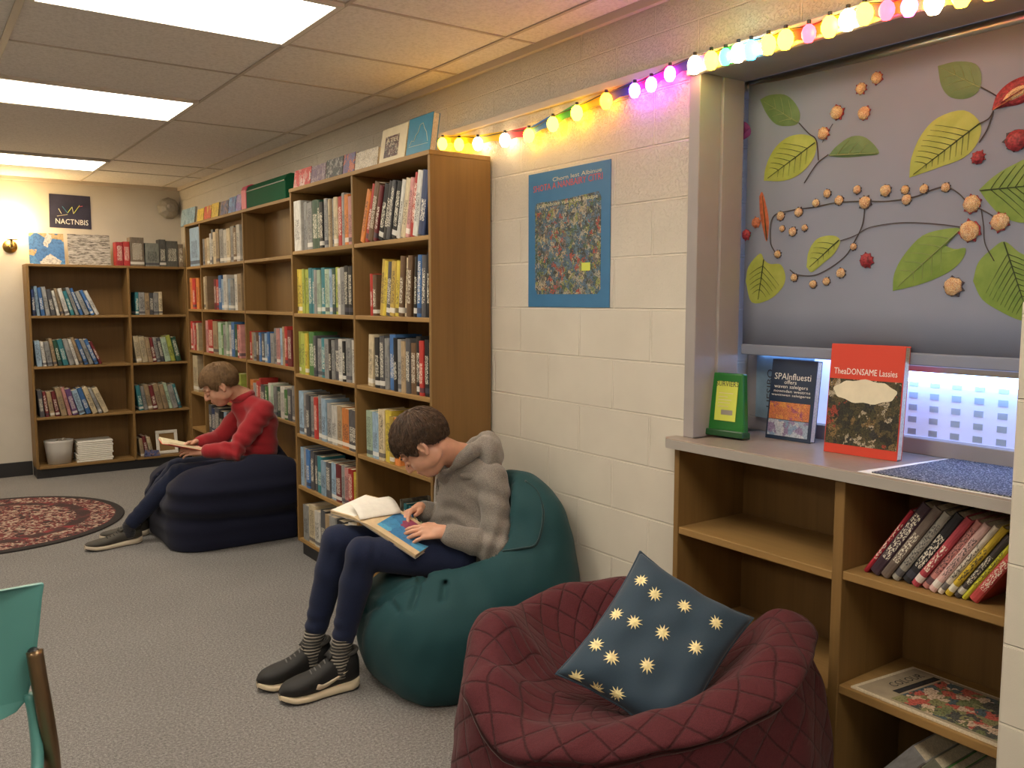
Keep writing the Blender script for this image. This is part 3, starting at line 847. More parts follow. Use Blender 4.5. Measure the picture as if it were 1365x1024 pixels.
t = thing('leafy_sprig', 'sprig of dark leaf, large lime leaf and red seed pod, upper right of blind', 'leaf decoration', bp(1280, 160), 'sprigs on the blind')
leaf_mb([(1250, 88), (1275, 82), (1300, 85), (1308, 100), (1305, 120), (1290, 131), (1268, 130), (1255, 115)], (1307, 117), (1252, 89), 0, 1, 3).build('leaf', [L_D, M['vein_pale']], t)
leaf_mb([(1212, 237), (1215, 210), (1228, 180), (1250, 157), (1285, 147), (1307, 165), (1303, 190), (1285, 210), (1252, 223)], (1306, 164), (1213, 236), 0, 1, 8).build('leaf', [L_L, M['vein']], t)
stem_mb([(1307, 116), (1320, 123), (1328, 128)]).build('stem', M['stem'], t)
stem_mb([(1303, 166), (1318, 158), (1324, 148), (1316, 172), (1305, 190)]).build('stem', M['stem'], t)
pod = leaf_mb([(1322, 147), (1329, 126), (1347, 109), (1372, 100), (1395, 104), (1385, 122), (1362, 138), (1338, 143)], (1324, 146), (1394, 105), 0, 1, 0, .012)
pod.build('seed_pod', [M['petal_red'], M['petal_or']], t)
leaf_mb([(1332, 138), (1340, 125), (1355, 114), (1376, 110), (1370, 124), (1350, 135)], (1334, 137), (1374, 112), 0, 1, 0, .0165).build('seeds', [M['bead'], M['petal_red']], t)
def solo(poly, base, tip, mats, label, **kw):
    return tag(leaf_mb(poly, base, tip, 0, 1, **kw).build('paper_leaf', mats), label, 'leaf', 'leaves on the blind')
solo([(1305, 253), (1325, 235), (1350, 220), (1385, 208), (1405, 240), (1395, 285), (1365, 297), (1337, 289), (1318, 271)], (1306, 254), (1400, 245), [L_M, M['vein']], 'large green leaf cut off by the right edge, near the dark flower', veins=6)
solo([(1190, 388), (1192, 365), (1205, 340), (1230, 314), (1262, 305), (1281, 306), (1260, 324), (1272, 332), (1287, 331), (1282, 347), (1264, 363), (1230, 378)], (1280, 306), (1192, 386), [L_M, M['vein_pale']], 'large notched green leaf pointing down left, lower middle of the blind', veins=5)
solo([(1297, 375), (1304, 350), (1322, 332), (1339, 322), (1358, 336), (1384, 352), (1396, 390), (1380, 425), (1360, 427), (1333, 415), (1309, 399)], (1338, 323), (1372, 426), [L_M, M['vein']], 'big rounded green leaf with dark veins above the block pier', veins=9)
solo([(994, 375), (998, 355), (1013, 338), (1019, 347), (1027, 352), (1041, 353), (1047, 370), (1041, 386), (1024, 400), (1002, 403)], (1018, 346), (1010, 402), [L_L, M['vein']], 'lime fan-shaped leaf at the lower left corner of the blind', veins=5)
solo([(1075, 356), (1078, 335), (1090, 318), (1110, 314), (1120, 321), (1112, 338), (1096, 352), (1082, 363)], (1118, 320), (1077, 358), [L_L, M['vein']], 'small lime leaf inside the loop of the blossom garland', veins=4)
solo([(1012, 262), (1016, 256), (1021, 272), (1025, 297), (1022, 322), (1017, 306), (1013, 285)], (1022, 320), (1016, 258), [M['red_leaf'], M['vein']], 'slender rust-red leaf standing upright at the left of the blind', veins=0)
tag(leaf_mb([(982, 166), (992, 162), (1000, 170), (1000, 180), (990, 187), (982, 190)], (984, 187), (999, 170), 0, 1, 0).build('paper_petal', [M['purple'], M['purple']]), 'purple rounded petal at the upper left edge of the blind', 'petal')
def flower(px, py, r, mats, label, seed):
    return tag(blossom_mb(px, py, pxm(r), seed).build('blossom', mats), label, 'blossom', 'loose blossoms on the blind')
BR = [M['bead'], M['petal_red']]; BK = [M['bead'], M['bead_dark']]
flower(1169, 104, 8, BR, 'topmost small red blossom of the close pair at top of blind', 11)
flower(1148, 118, 8, BR, 'lower left red blossom of the close pair at top of blind', 12)
flower(1152, 151, 9, BR, 'yellow-centred blossom alone under the close red pair', 13)
flower(1304, 210, 8, [M['petal_red']]*2, 'crimson flower beside the large lime leaf, right of blind', 14)
flower(1355, 187, 13, [M['petal_red'], M['bead_dark']], 'dark red flower with black petals at the right edge', 15)
flower(1155, 347, 10, [M['petal_red']]*2, 'crimson flower right of the garland loop', 16)
flower(1271, 382, 12, BK, 'spiky black-rimmed orange blossom under the notched leaf', 17)
flower(995, 313, 8, [M['petal_red'], M['petal_red']], 'dark red blossom at the left edge beside the rust leaf', 18)
flower(1008, 297, 8, [M['petal_or'], M['petal_or']], 'orange blossom left of the rust-red leaf', 19)
t = thing('blossom_garland', 'long wire garland of small orange blossoms looping across the middle of the blind', 'garland', bp(1150, 300))
stem_mb([(1034, 338), (1027, 322), (1030, 290), (1052, 281), (1085, 276), (1115, 270), (1150, 268), (1185, 268), (1220, 262), (1245, 252), (1262, 249), (1278, 258), (1292, 272), (1310, 280), (1330, 292)]).build('wire', M['stem'], t)
stem_mb([(1153, 270), (1150, 298), (1140, 320), (1128, 340), (1108, 356), (1085, 367), (1062, 366), (1053, 360)]).build('wire', M['stem'], t)
stem_mb([(1120, 321), (1140, 314), (1160, 303), (1200, 297), (1240, 298), (1285, 303)], .0012).build('wire', M['stem'], t)
stem_mb([(1308, 280), (1311, 302), (1313, 325), (1325, 348)], .0012).build('wire', M['stem'], t)
for i, (x, y, r) in enumerate([(1041, 288, 7), (1065, 283, 7), (1088, 271, 6), (1103, 258, 6), (1119, 267, 7), (1143, 253, 6), (1153, 270, 9), (1181, 254, 8), (1207, 253, 6), (1209, 266, 7), (1232, 252, 6), (1261, 250, 6), (1043, 305, 5), (1057, 309, 7), (1073, 304, 5), (1037, 339, 6), (1059, 370, 6), (1084, 379, 6), (1102, 375, 6), (1121, 364, 7), (1138, 329, 5), (1296, 272, 11), (1293, 308, 13), (1333, 296, 11)]):
    blossom_mb(x, y, pxm(r), 40+i).build('blossom', BR if i > 20 else BK, t)

# ------------------------------------------------------------------ window shelf unit with counter
UX, UB = 2.065, 2.40
t = thing('shelf_unit', 'low wooden shelf unit built in under the window, grey worktop above', 'shelf unit', (2.23, 1.46, 0))
Y0, Y1 = PY-.02, 1.985
Y0 = .782
yd = 1.366
zt = .985
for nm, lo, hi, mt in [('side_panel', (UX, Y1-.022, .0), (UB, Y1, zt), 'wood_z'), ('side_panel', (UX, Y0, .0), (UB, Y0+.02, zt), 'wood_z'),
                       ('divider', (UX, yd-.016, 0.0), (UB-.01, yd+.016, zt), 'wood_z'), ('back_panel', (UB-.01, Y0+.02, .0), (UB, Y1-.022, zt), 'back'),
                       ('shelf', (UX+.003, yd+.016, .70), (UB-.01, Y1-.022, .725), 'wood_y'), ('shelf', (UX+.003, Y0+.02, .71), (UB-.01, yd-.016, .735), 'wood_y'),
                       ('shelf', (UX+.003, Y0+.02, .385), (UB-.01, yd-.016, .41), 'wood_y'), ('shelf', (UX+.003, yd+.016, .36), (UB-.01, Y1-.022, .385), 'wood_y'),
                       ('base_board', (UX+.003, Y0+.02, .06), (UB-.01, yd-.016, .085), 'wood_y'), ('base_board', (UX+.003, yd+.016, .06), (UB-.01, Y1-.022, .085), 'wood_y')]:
    box_obj(nm, lo, hi, M[mt], t, .003)
t = thing('worktop', 'grey laminate worktop on the window shelf unit', 'worktop', (2.25, 1.5, .99))
poly = [(2.036, .782), (2.42, .782), (2.42, JY-.058), (2.104, JY-.058), (2.104, JY+.028), (2.052, JY+.028), (2.036, JY+.010)]
MB().prism(poly, lambda a, c, z: (a, c, z), .988, 1.022).build('slab', M['counter'], t, bev=.004, seg=3)
MB().box((2.0335, .784, .990), (2.0357, JY+.008, 1.018)).build('edge_strip', M['edge'], t)
ZT = 1.0225
# leaning books in the right column of the unit
def lean_book(px_b, thick, h, code, label, ang, z=.7354, dep=.22, face=None, spine=None, grp='books leaning in the window shelf unit'):
    y = float(at(px_b[0], px_b[1], 'x', UX+.02)[1]); a = math.radians(ang); c = COL[code][0] if isinstance(code, str) else code
    o = put_book(label, grp, thick, h, dep, c, (UX+.03, y+thick/2*math.cos(a), z+thick/2*math.sin(abs(a))+.0004), 'y', a)
    return o
LB = [(1150, 762, .010, .215, (.42, .03, .05), 'slim red book leaning, leftmost under the worktop'),
      (1168, 767, .024, .235, (.06, .035, .05), 'dark book with bright red and orange spine picture, under the worktop'),
      (1190, 773, .020, .235, (.17, .13, .11), 'brown-grey book beside the dark picture-spined book, under the worktop'),
      (1208, 776, .018, .225, (.34, .32, .28), 'grey pale-spined book leaning, under the worktop'),
      (1226, 780, .022, .225, (.03, .03, .035), 'black book leaning beside the grey one, under the worktop'),
      (1243, 784, .017, .225, (.42, .06, .08), 'crimson lettered book leaning between black and pink ones'),
      (1258, 788, .016, .22, (.60, .26, .24), 'dusty pink book leaning beside the crimson one'),
      (1272, 792, .016, .22, (.70, .45, .42), 'pale pink book leaning before the white one'),
      (1284, 796, .012, .22, (.70, .62, .52), 'off-white book leaning, right of the pink pair'),
      (1297, 800, .014, .22, (.60, .43, .04), 'mustard yellow book leaning, under the worktop'),
      (1310, 803, .014, .2, (.08, .07, .07), 'black speckled book between the two yellow ones'),
      (1321, 806, .010, .2, (.62, .60, .05), 'bright yellow-green slim book leaning by the pier'),
      (1333, 810, .02, .16, (.5, .07, .07), 'red and white book lying low against the pier')]
y = float(at(1146, 762, 'x', UX+.03)[1]); ang = 33; a = math.radians(ang)
yend = .86
tot = sum(b[2] for b in LB)/math.cos(a); k = min(1.0, (y-yend)/tot)
for px_, row, th, h, c, lab in LB:
    th *= 1.22; y -= th/math.cos(a)
    h = min(h*1.07, (.985-.735-.012-th*math.sin(a))/math.cos(a))
    put_book(lab, 'books leaning in the window shelf unit', th-.001, h, .22, c, (UX+.03+random.uniform(0, .012), y+th/2*math.cos(a), .7356+th/2*math.sin(a)), 'y', a)
LB2 = [((.30, .29, .29), 'pale grey patterned book leaning on the bottom shelf, leftmost'), ((.20, .20, .15), 'olive grey book leaning on the bottom shelf'), ((.09, .28, .07), 'bright green book leaning on the bottom shelf'),
       ((.33, .31, .25), 'grey book right of the green one on the bottom shelf'), ((.07, .06, .05), 'dark brown book leaning on the bottom shelf by the pier')]
y = 1.325
for (c, lab), th in zip(LB2, (.05, .035, .024, .04, .04)):
    a = math.radians(38); y -= th/math.cos(a)
    put_book(lab, 'books on the bottom shelf of the window unit', th-.001, .25, .22, c, (UX+.03, y+th/2*math.cos(a), .0854+th/2*math.sin(a)), 'y', a)
# magazine lying on the middle shelf
M['mag'] = collage('magazine_cover', [(.10, .10, .09), (.28, .26, .12), (.55, .12, .09), (.10, .14, .16), (.62, .45, .32), (.20, .22, .10)], 34, 5, lines=.6)
M['magpaper'] = plain('dull_cream_cover', (.36, .29, .20), .5, nscale=20, namt=.15)
t = thing('magazine', 'open-faced magazine with red and green cover lying on the middle shelf', 'magazine', (2.2, 1.14, .4105))
def mg(u, v, z): return (2.078+v*.26, 1.318-u*.40-.03*v, z)
MB().prism([(0, 0), (1, 0), (1, 1), (0, 1)], mg, .4104, .4150).build('pages', M['pages'], t)
MB().prism([(.03, .04), (1, .04), (1, .97), (.03, .97)], mg, .4151, .4156).build('cover', M['magpaper'], t)
MB().prism([(.26, .08), (.98, .08), (.98, .92), (.26, .92)], mg, .4157, .4160).build('cover_picture', M['mag'], t)
MB().prism([(.19, .25), (.24, .25), (.24, .92), (.19, .92)], mg, .4157, .4160).build('headline_bar', M['frame_dark'], t)
lettering('lettering', 'COLOUR', mg(.16, .35, .4158), np.array(mg(.16, 1, 0))-np.array(mg(.16, .3, 0)), np.array(mg(0, 0, 0))-np.array(mg(1, 0, 0)), .035, M['black'], t, width=.13)

# things on the worktop ---------------------------------------------------------------
def local(P0, ex, ey):
    ex = np.array(ex, float); ex /= np.linalg.norm(ex); ey = np.array(ey, float); ey -= ex*(ex@ey); ey /= np.linalg.norm(ey); ez = np.cross(ex, ey)
    P0 = np.array(P0, float)
    return lambda u, v, w=0: tuple(P0+ex*u+ey*v+ez*w)
def slab(b, T, u0, v0, w0, u1, v1, w1, mi=0):
    return b.box((u0, v0, w0), (u1, v1, w1), mi, T=lambda p: T(*p))
# green display holder with a yellow card
M['green'] = plain('green_plastic', (.014, .15, .022), .3); M['green_d'] = plain('dark_green_plastic', (.012, .07, .02), .35)
M['card'] = plain('yellow_green_card', (.62, .68, .10), .6); M['ink'] = plain('dark_print', (.06, .05, .05), .7)
M['pinkish'] = plain('pale_print', (.72, .62, .42), .7)
gx, gy = 2.205, 1.882
t = thing('display_stand', 'green plastic stand holding a lime yellow card, on worktop beside the window jamb', 'display stand', (gx, gy, ZT))
T = local((gx-.02, gy, ZT+.0048), (.10, -.8, 0), (.12, 0, 1))
b = MB(); b.prism([(-.077, 0), (.077, 0), (.052, .21), (-.060, .21)], T, -.03, .0); b.build('holder', M['green'], t, bev=.006, seg=3)
b = MB(); b.prism([(-.080, 0), (.080, 0), (.078, .022), (-.078, .022)], T, -.035, .012); b.build('foot', M['green_d'], t, bev=.004)
b = MB(); b.prism([(-.077, .0), (-.060, .21), (-.072, .21), (-.098, .0)], T, -.06, -.005); b.build('side_wing', M['green_d'], t, bev=.003)
b = MB(); slab(b, T, -.040, .052, .0005, .040, .182, .003); b.build('card', M['card'], t)
b = MB()
for i, (v, wd) in enumerate(((.142, .055), (.130, .035), (.120, .05), (.110, .045), (.098, .04))): slab(b, T, -.03, v, .0032, -.03+wd, v+.002, .0036)
b.build('printed_lines', M['pinkish'], t)
b = MB(); slab(b, T, -.015, .072, .0032, .028, .088, .0036); b.build('printed_box', M['chrome'], t)
lettering('lettering', 'SURVIERS', T(-.042, .166, .0034), np.array(T(1, 0))-np.array(T(0, 0)), np.array(T(0, 1))-np.array(T(0, 0)), .024, M['ink'], t, width=.084)

def stand_book(label, px0, px1, x, h, pyb, yaw, lean, th, cover, name='book'):
    """a closed book standing face out; returns the parent and its local frame (u right, v up, w towards the room)"""
    a = at(px0, pyb[0], 'z', ZT); e = at(px1, pyb[1], 'z', ZT)
    ya = float(at(px0, pyb[0], 'x', x)[1]); ye = float(at(px1, pyb[1], 'x', x+yaw)[1])
    p0 = np.array([x, ya, ZT]); p1 = np.array([x+yaw, ye, ZT]); wdt = np.linalg.norm(p1-p0)
    ex = p1-p0; nrm = np.cross(ex/wdt, (0, 0, 1)); 
    ey = np.array([0, 0, 1.])-nrm*lean
    T = local(p0, ex, ey)
    t = thing(name, label, 'book', (p0+p1)/2)
    b = MB(); slab(b, T, 0, 0, -.003, wdt, h, 0); b.build('front_cover', cover, t, bev=.0012)
    b = MB(); slab(b, T, 0, 0, -th, wdt, h, -th+.003); b.build('back_cover', cover, t, bev=.0012)
    b = MB(); slab(b, T, .004, .004, -th+.003, wdt-.001, h-.004, -.003); b.build('page_block', M['pages'], t)
    b = MB(); slab(b, T, -.0025, 0, -th, 0, h, 0); b.build('spine', cover, t, bev=.001)
    return t, T, wdt
M['navy_cover'] = plain('navy_book_cover', (.02, .035, .075), .35); M['red_cover'] = plain('red_book_cover', (.62, .055, .03), .35)
M['cloudy'] = plain('cream_printed_patch', (.70, .64, .48), .6, nscale=25, namt=.06)
M['orange_pic'] = collage('orange_crowd_picture', [(.60, .20, .07), (.55, .17, .08), (.36, .10, .16), (.68, .30, .08), (.60, .22, .08)], 60, 2, lines=.5)
M['blue_pic'] = collage('pale_blue_picture', [(.30, .38, .50), (.42, .46, .55), (.25, .20, .34), (.50, .52, .58), (.20, .30, .45)], 40, 4, lines=.4)
M['dark_pic'] = collage('dark_flower_picture', [(.03, .03, .02), (.05, .045, .02), (.20, .13, .05), (.03, .03, .03), (.09, .07, .03), (.30, .05, .03), (.02, .02, .015), (.42, .36, .26), (.06, .05, .02)], 46, 6, lines=.85)
M['letter'] = plain('white_print', (.82, .80, .76), .6)
t, T, wd = stand_book('dark navy book with white title and orange picture, standing on the worktop', 1021, 1080, 2.31, .262, (574, 581), .01, .12, .028, M['navy_cover'])
ex = np.array(T(1, 0))-np.array(T(0, 0)); ey = np.array(T(0, 1))-np.array(T(0, 0))
lettering('lettering', 'SPAInfluesti', T(.012, .196, .0004), ex, ey, .030, M['letter'], t, width=wd-.03)
lettering('lettering', 'offers', T(.05, .182, .0004), ex, ey, .018, M['letter'], t, width=.045)
lettering('lettering', 'waven saleigers', T(.014, .168, .0004), ex, ey, .016, M['letter'], t, width=wd-.04)
lettering('lettering', 'nowndan westrns', T(.014, .154, .0004), ex, ey, .013, M['letter'], t, width=wd-.03)
lettering('lettering', 'waninwen saleigeres', T(.006, .142, .0004), ex, ey, .011, M['letter'], t, width=wd-.02)
b = MB(); slab(b, T, .004, .066, .0002, wd-.012, .122, .0008); b.build('picture', M['orange_pic'], t)
b = MB(); slab(b, T, .004, .012, .0002, wd-.012, .064, .0008); b.build('lower_picture', M['blue_pic'], t)
t, T, wd = stand_book('large red-bordered book with cream cloud on its dark cover, standing on the worktop', 1099, 1196, 2.238, .325, (591, 601), .02, .085, .03, M['red_cover'])
ex = np.array(T(1, 0))-np.array(T(0, 0)); ey = np.array(T(0, 1))-np.array(T(0, 0))
b = MB(); slab(b, T, .0, .028, .0002, wd-.003, .222, .0008); b.build('picture', M['dark_pic'], t)
b = MB(); pts = [(wd*.5+wd*.43*math.cos(q)*(1+.03*math.sin(7*q)), .188+.034*math.sin(q)*(1+.08*math.sin(9*q))) for q in np.linspace(0, 2*math.pi, 48, endpoint=False)]
b.prism(pts, T, .0009, .0014); b.build('cloud', M['cloudy'], t)
lettering('lettering', "TheaDONSAME Lassies", T(.012, .236, .0004), ex, ey, .026, M['letter'], t, width=wd-.03)
# printed teal poster page standing behind, against the glass
M['tealpage'] = plain('pale_teal_page', (.23, .33, .40), .5, nscale=20, namt=.1)
t = thing('poster_card', 'pale teal card with vertical lettering standing against the window behind the books', 'card', (2.40, 1.81, 1.075))
b = MB(); b.box((2.404, 1.70, 1.071), (2.407, 1.93, 1.285)); b.build('sheet', M['tealpage'], t)
lettering('lettering', 'HESIBO', (2.4035, 1.86, 1.11), (0, 0, 1), (0, 1, 0), .035, M['ink'], t, width=.13)
lettering('lettering', 'doinase nale', (2.4035, 1.775, 1.09), (0, 0, 1), (0, 1, 0), .022, M['ink'], t, width=.16)
# sheet of paper and speckled mat at the right end of the worktop
M['speckle'] = None
def speckle():
    mt, nt, bs = new_mat('navy_speckled_fabric'); v = coords(nt)
    n = node(nt, 'ShaderNodeTexNoise', Scale=210.0, Detail=3.0, Roughness=.8); nt.links.new(v, n.inputs['Vector'])
    nt.links.new(ramp(nt, n.outputs['Fac'], [(.42, (.012, .016, .035)), (.53, (.06, .066, .09)), (.64, (.42, .42, .42))]), bs.inputs['Base Color']); bs.inputs['Roughness'].default_value = .8
    return mt
M['speckle'] = speckle()
q = [at(1163, 625, 'z', ZT), at(1347, 651, 'z', ZT), at(1349, 612, 'z', ZT), at(1262, 601, 'z', ZT)]
q = [(2.041, q[0][1]), (2.041, .79), (2.415, .79), (2.415, q[3][1]*2.415/q[3][0])]
tag(MB().prism(q, lambda a, c, z: (a, c, z), ZT+.0002, ZT+.0012).build('paper_sheet', M['paper']), 'white sheet of paper under the speckled mat on the worktop', 'paper')
q2 = [(2.050, q[0][1]-.035), (2.050, .80), (2.413, .80), (2.413, q[3][1]-.018)]
tag(MB().prism(q2, lambda a, c, z: (a, c, z), ZT+.0014, ZT+.005).build('mat', M['speckle'], bev=.001), 'navy and white speckled mat at the right end of the worktop', 'mat')

# ------------------------------------------------------------------ wall: poster and string of lights
M['poster_blue'] = plain('teal_blue_poster_paper', (.04, .165, .33), .5, nscale=14, namt=.06)
M['jungle'] = collage('busy_town_picture', [(.06, .12, .16), (.08, .14, .08), (.38, .36, .30), (.10, .17, .26), (.42, .09, .06), (.06, .07, .06), (.26, .30, .10), (.20, .17, .15), (.13, .22, .28), (.48, .40, .26), (.10, .18, .24), (.07, .10, .10)], 62, 8, lines=.9)
M['redprint'] = plain('red_print', (.58, .07, .05), .6); M['paleprint'] = plain('pale_yellow_print', (.60, .56, .36), .6)
px_ = W-.004
t = thing('poster', 'blue poster with red title and busy picture, taped to the block wall', 'poster', (W, 2.61, 1.45))
MB().box((W-.0035, 2.362, 1.447), (W-.001, 2.860, 1.979)).build('paper', M['poster_blue'], t)
b = MB(); out = []
for (cy, cz), a0 in zip(((2.43, 1.86), (2.81, 1.86), (2.81, 1.51), (2.43, 1.51)), (270, 0, 90, 180)):
    pass
yl, yr, zb, ztp, rr = 2.815, 2.415, 1.497, 1.868, .03
for (u, v, a0) in ((yl-rr, ztp-rr, 90), (yl-rr, zb+rr, 180), (yr+rr, zb+rr, 270), (yr+rr, ztp-rr, 0)):
    for k in range(6):
        an = math.radians(a0+k*18); out.append((u-rr*math.cos(an)*1, v+rr*math.sin(an))) if False else out.append((u+(-rr*math.cos(an)), v+rr*math.sin(an)))
out = [(2.815, 1.85), (2.812, 1.52), (2.80, 1.498), (2.43, 1.497), (2.412, 1.515), (2.412, 1.85), (2.425, 1.872), (2.62, 1.862), (2.80, 1.862)]
b.prism(out, lambda a, c, w_: (w_, a, c), W-.0036, W-.0042); b.build('picture', M['jungle'], t)
lettering('lettering', 'SHOTA A NANBAIRY CITRI', (W-.0037, 2.825, 1.905), (0, -1, .02), (0, 0, 1), .036, M['redprint'], t, width=.42)
lettering('lettering', 'Chorn lest Albinue', (W-.0037, 2.70, 1.936), (0, -1, .02), (0, 0, 1), .022, M['paleprint'], t, width=.29)
lettering('lettering', 'jjcarnaboxe vea a eka exaspe', (W-.0045, 2.80, 1.842), (0, -1, .02), (0, 0, 1), .022, M['paleprint'], t, width=.37)
b = MB(); b.box((W-.0045, 2.47, 1.585), (W-.0042, 2.52, 1.615)); b.build('yellow_panel', M['card'], t)

struct(MB().box((W-.018, JY+.0, 2.222), (W, 3.75, 2.250)).build('trim_5', M['raceway'], origin=O0, bev=.003))
struct(MB().box((W-.022, -.1, 2.188), (W-.0, JY, 2.246)).build('trim_6', M['white'], origin=O0, bev=.003))
BC = {'yellow': (1.0, .52, .018), 'orange': (1.0, .27, .010), 'red': (1.0, .02, .03), 'pink': (1.0, .05, .30), 'blue': (.02, .08, 1.0), 'cyan': (.03, .60, 1.0), 'green': (.02, .9, .10), 'violet': (.50, .09, 1.0), 'white': (1.0, .68, .34)}
for k, c in BC.items(): M['bulb_'+k] = emit(k+'_lit_bulb', c, 19.0 if k not in ('blue', 'violet', 'pink') else 20.0)
t = thing('string_lights', 'string of glowing coloured bulbs running along the wall and over the window', 'string lights', (W-.03, 2.4, 2.2))
bulbs = [(590, 192, 'yellow'), (612, 193, 'yellow'), (637, 192, 'white'), (673, 187, 'white'), (705, 181, 'yellow'), (737, 166, 'yellow'), (769, 151, 'yellow'), (808, 135, 'orange'), (846, 121, 'violet'), (868, 113, 'violet'), (893, 99, 'pink'), (926, 87, 'white'), (948, 81, 'yellow'), (967, 76, 'green'), (984, 71, 'white'), (1001, 67, 'cyan'), (1024, 60, 'yellow'), (1047, 53, 'yellow'), (1078, 45, 'red'), (1106, 36, 'yellow'), (1130, 27, 'white'), (1152, 19, 'yellow'), (1182, 14, 'red'), (1212, 9, 'pink'), (1245, 4, 'white'), (1282, -6, 'yellow'), (1320, -16, 'orange')]
xs = W-.040
pts = [(xs+.008, 3.75, 2.235)]
for i, (x, y, c) in enumerate(bulbs):
    p = at(x, y-6, 'x', xs); pts.append((xs+.006, p[1], p[2]+.010+(.006 if i % 2 else 0)))
MB().tube(smooth_curve(pts, 3), .0022, 6).build('cable', M['frame_dark'], t, smooth=True)
for i, (x, y, c) in enumerate(bulbs):
    p = at(x, y, 'x', xs); R = .023 if c in ('yellow', 'orange', 'white', 'cyan') else .020
    MB().lathe([(0, -1.25*R), (.55*R, -1.1*R), (.95*R, -.4*R), (R, .2*R), (.8*R, .8*R), (.4*R, 1.2*R), (0, 1.25*R)], (p[0], p[1], p[2]), 12).build('bulb', M['bulb_'+c], t, smooth=True)
    MB().lathe([(0, 0), (.006, 0), (.006, .012), (0, .012)], (p[0], p[1], p[2]+1.2*R), 8).build('socket', M['black'], t)

# small cloth flags hung between the bulbs
FC = {'y': (.80, .55, .03), 'r': (.60, .03, .06), 'b': (.03, .16, .62), 'g': (.05, .36, .08), 'n': (.03, .04, .26), 'o': (.78, .25, .03), 'p': (.60, .05, .28), 'c': (.04, .42, .62)}
for k, c in FC.items(): M['flag_'+k] = plain('flag_cloth_'+{'y': 'yellow', 'r': 'red', 'b': 'blue', 'g': 'green', 'n': 'navy', 'o': 'orange', 'p': 'pink', 'c': 'cyan'}[k], c, .7)
flags = 'yyyrbgynrpnpogcyyroyrpyo'; k = 0
for (x0, y0_, c0), (x1, y1_, c1) in zip(bulbs[:-1], bulbs[1:]):
    f_ = flags[k % len(flags)]; k += 1
    a0, a1 = at(x0+3, y0_-12, 'x', W-.0245), at(x1-3, y1_-12, 'x', W-.0245)
    hh_ = .040
    pts_ = [(a0[1], a0[2]), (a1[1], a1[2]), (a1[1]+.006, a1[2]-hh_), ((a0[1]+a1[1])/2, (a0[2]+a1[2])/2-hh_*.82), (a0[1]-.006, a0[2]-hh_)]
    MB().prism(pts_, lambda a, c, w_: (w_, a, c), W-.0255, W-.0245).build('flag', M['flag_'+f_], t)
# ------------------------------------------------------------------ on top of the bookcases
def face_book(label, p0, p1, z, h, th, cover, lean=.12, extra=None, group='face-out books on top of the tall bookcases', spine=None):
    """book standing face out with its front edge from p0 to p1 (plan points)"""
    p0 = np.array([*p0, z]); p1 = np.array([*p1, z]); ex = p1-p0; w_ = np.linalg.norm(ex); n_ = np.cross(ex/w_, (0, 0, 1)); ey = np.array([0, 0, 1.])-n_*lean
    T = local(p0, ex, ey); t = thing('book', label, 'book', (p0+p1)/2, group)
    zb = th*lean
    b = MB(); slab(b, T, 0, 0, 0, w_, h, .0025); slab(b, T, 0, 0, -th, w_, h, -th+.0025); slab(b, T, 0, 0, -th+.0025, .0025, h, 0)
    b.build('cover', spine or cover, t, bev=.001)
    b = MB(); slab(b, T, .003, .002, -th+.003, w_-.003, h-.003, -.0005); b.build('page_block', M['pages'], t)
    b = MB(); slab(b, T, .002, .002, .0026, w_-.002, h-.002, .003); b.build('cover_picture', cover, t)
    return t, T, w_
ZTOP = 2.0905
def pal(name, cols, sc_=40, seed=0, lines=.6): return collage(name, cols, sc_, seed, lines=lines)
c_red = pal('red_white_cover', [(.62, .10, .09), (.66, .30, .26), (.60, .08, .08), (.70, .5, .45)], 30, 1)
c_pur = pal('grey_purple_cover', [(.25, .18, .22), (.40, .32, .34), (.18, .12, .2)], 60, 2)
c_blk = pal('black_white_cover', [(.05, .05, .05), (.4, .38, .34), (.04, .06, .05), (.06, .05, .05)], 60, 3)
c_orp = pal('orange_purple_cover', [(.18, .10, .22), (.55, .14, .06), (.12, .12, .26)], 45, 4)
c_crm = pal('cream_sketch_cover', [(.62, .54, .40), (.66, .58, .44), (.55, .46, .32)], 40, 5)
M['creamcov'] = plain('cream_cover', (.66, .57, .38), .5, nscale=30, namt=.05); M['darkpat'] = collage('dark_red_block_pattern', [(.10, .03, .03), (.05, .04, .03), (.14, .05, .04), (.5, .42, .3)], 90, 7, lines=.7)
M['tealcov'] = plain('teal_blue_cover', (.03, .19, .29), .4, nscale=25, namt=.1)
fx = FA+.035
def yy(px, row, x=None): return float(at(px, row, 'x', x or fx)[1])
for a, e, hh, cv, lab in [(391, 413, .105, c_red, 'red and white face-out book on the near tall bookcase, leftmost of the row'), (414, 433, .10, c_pur, 'grey-purple face-out book on the near tall bookcase beside the red one'),
                          (434, 456, .105, c_blk, 'black and white face-out book on the near tall bookcase'), (457, 472, .105, c_orp, 'orange and purple face-out book on the near tall bookcase'),
                          (473, 503, .095, c_crm, 'cream sketched face-out book on the near tall bookcase')]:
    face_book(lab, (fx, yy(a, 240)), (fx, yy(e, 225)), ZTOP, hh, .014, cv)
t, T, w_ = face_book('large cream book with dark red block pattern standing on the bookcase corner', (fx, yy(505, 212)), (fx-.0, yy(539, 208)), ZTOP, .165, .02, M['creamcov'], .16)
b = MB(); slab(b, T, w_*.18, .028, .0032, w_*.72, .125, .0042); b.build('printed_block', M['darkpat'], t)
lettering('lettering', 'ATEI', T(w_*.22, .095, .0045), np.array(T(1, 0))-np.array(T(0, 0)), np.array(T(0, 1))-np.array(T(0, 0)), .028, M['creamcov'], t, width=w_*.45)
t, T, w_ = face_book('teal blue book with yellow line drawing standing at the bookcase end', (fx, yy(541, 206)), (fx, yy(573, 200)+.0), ZTOP, .17, .03, M['tealcov'], .14)
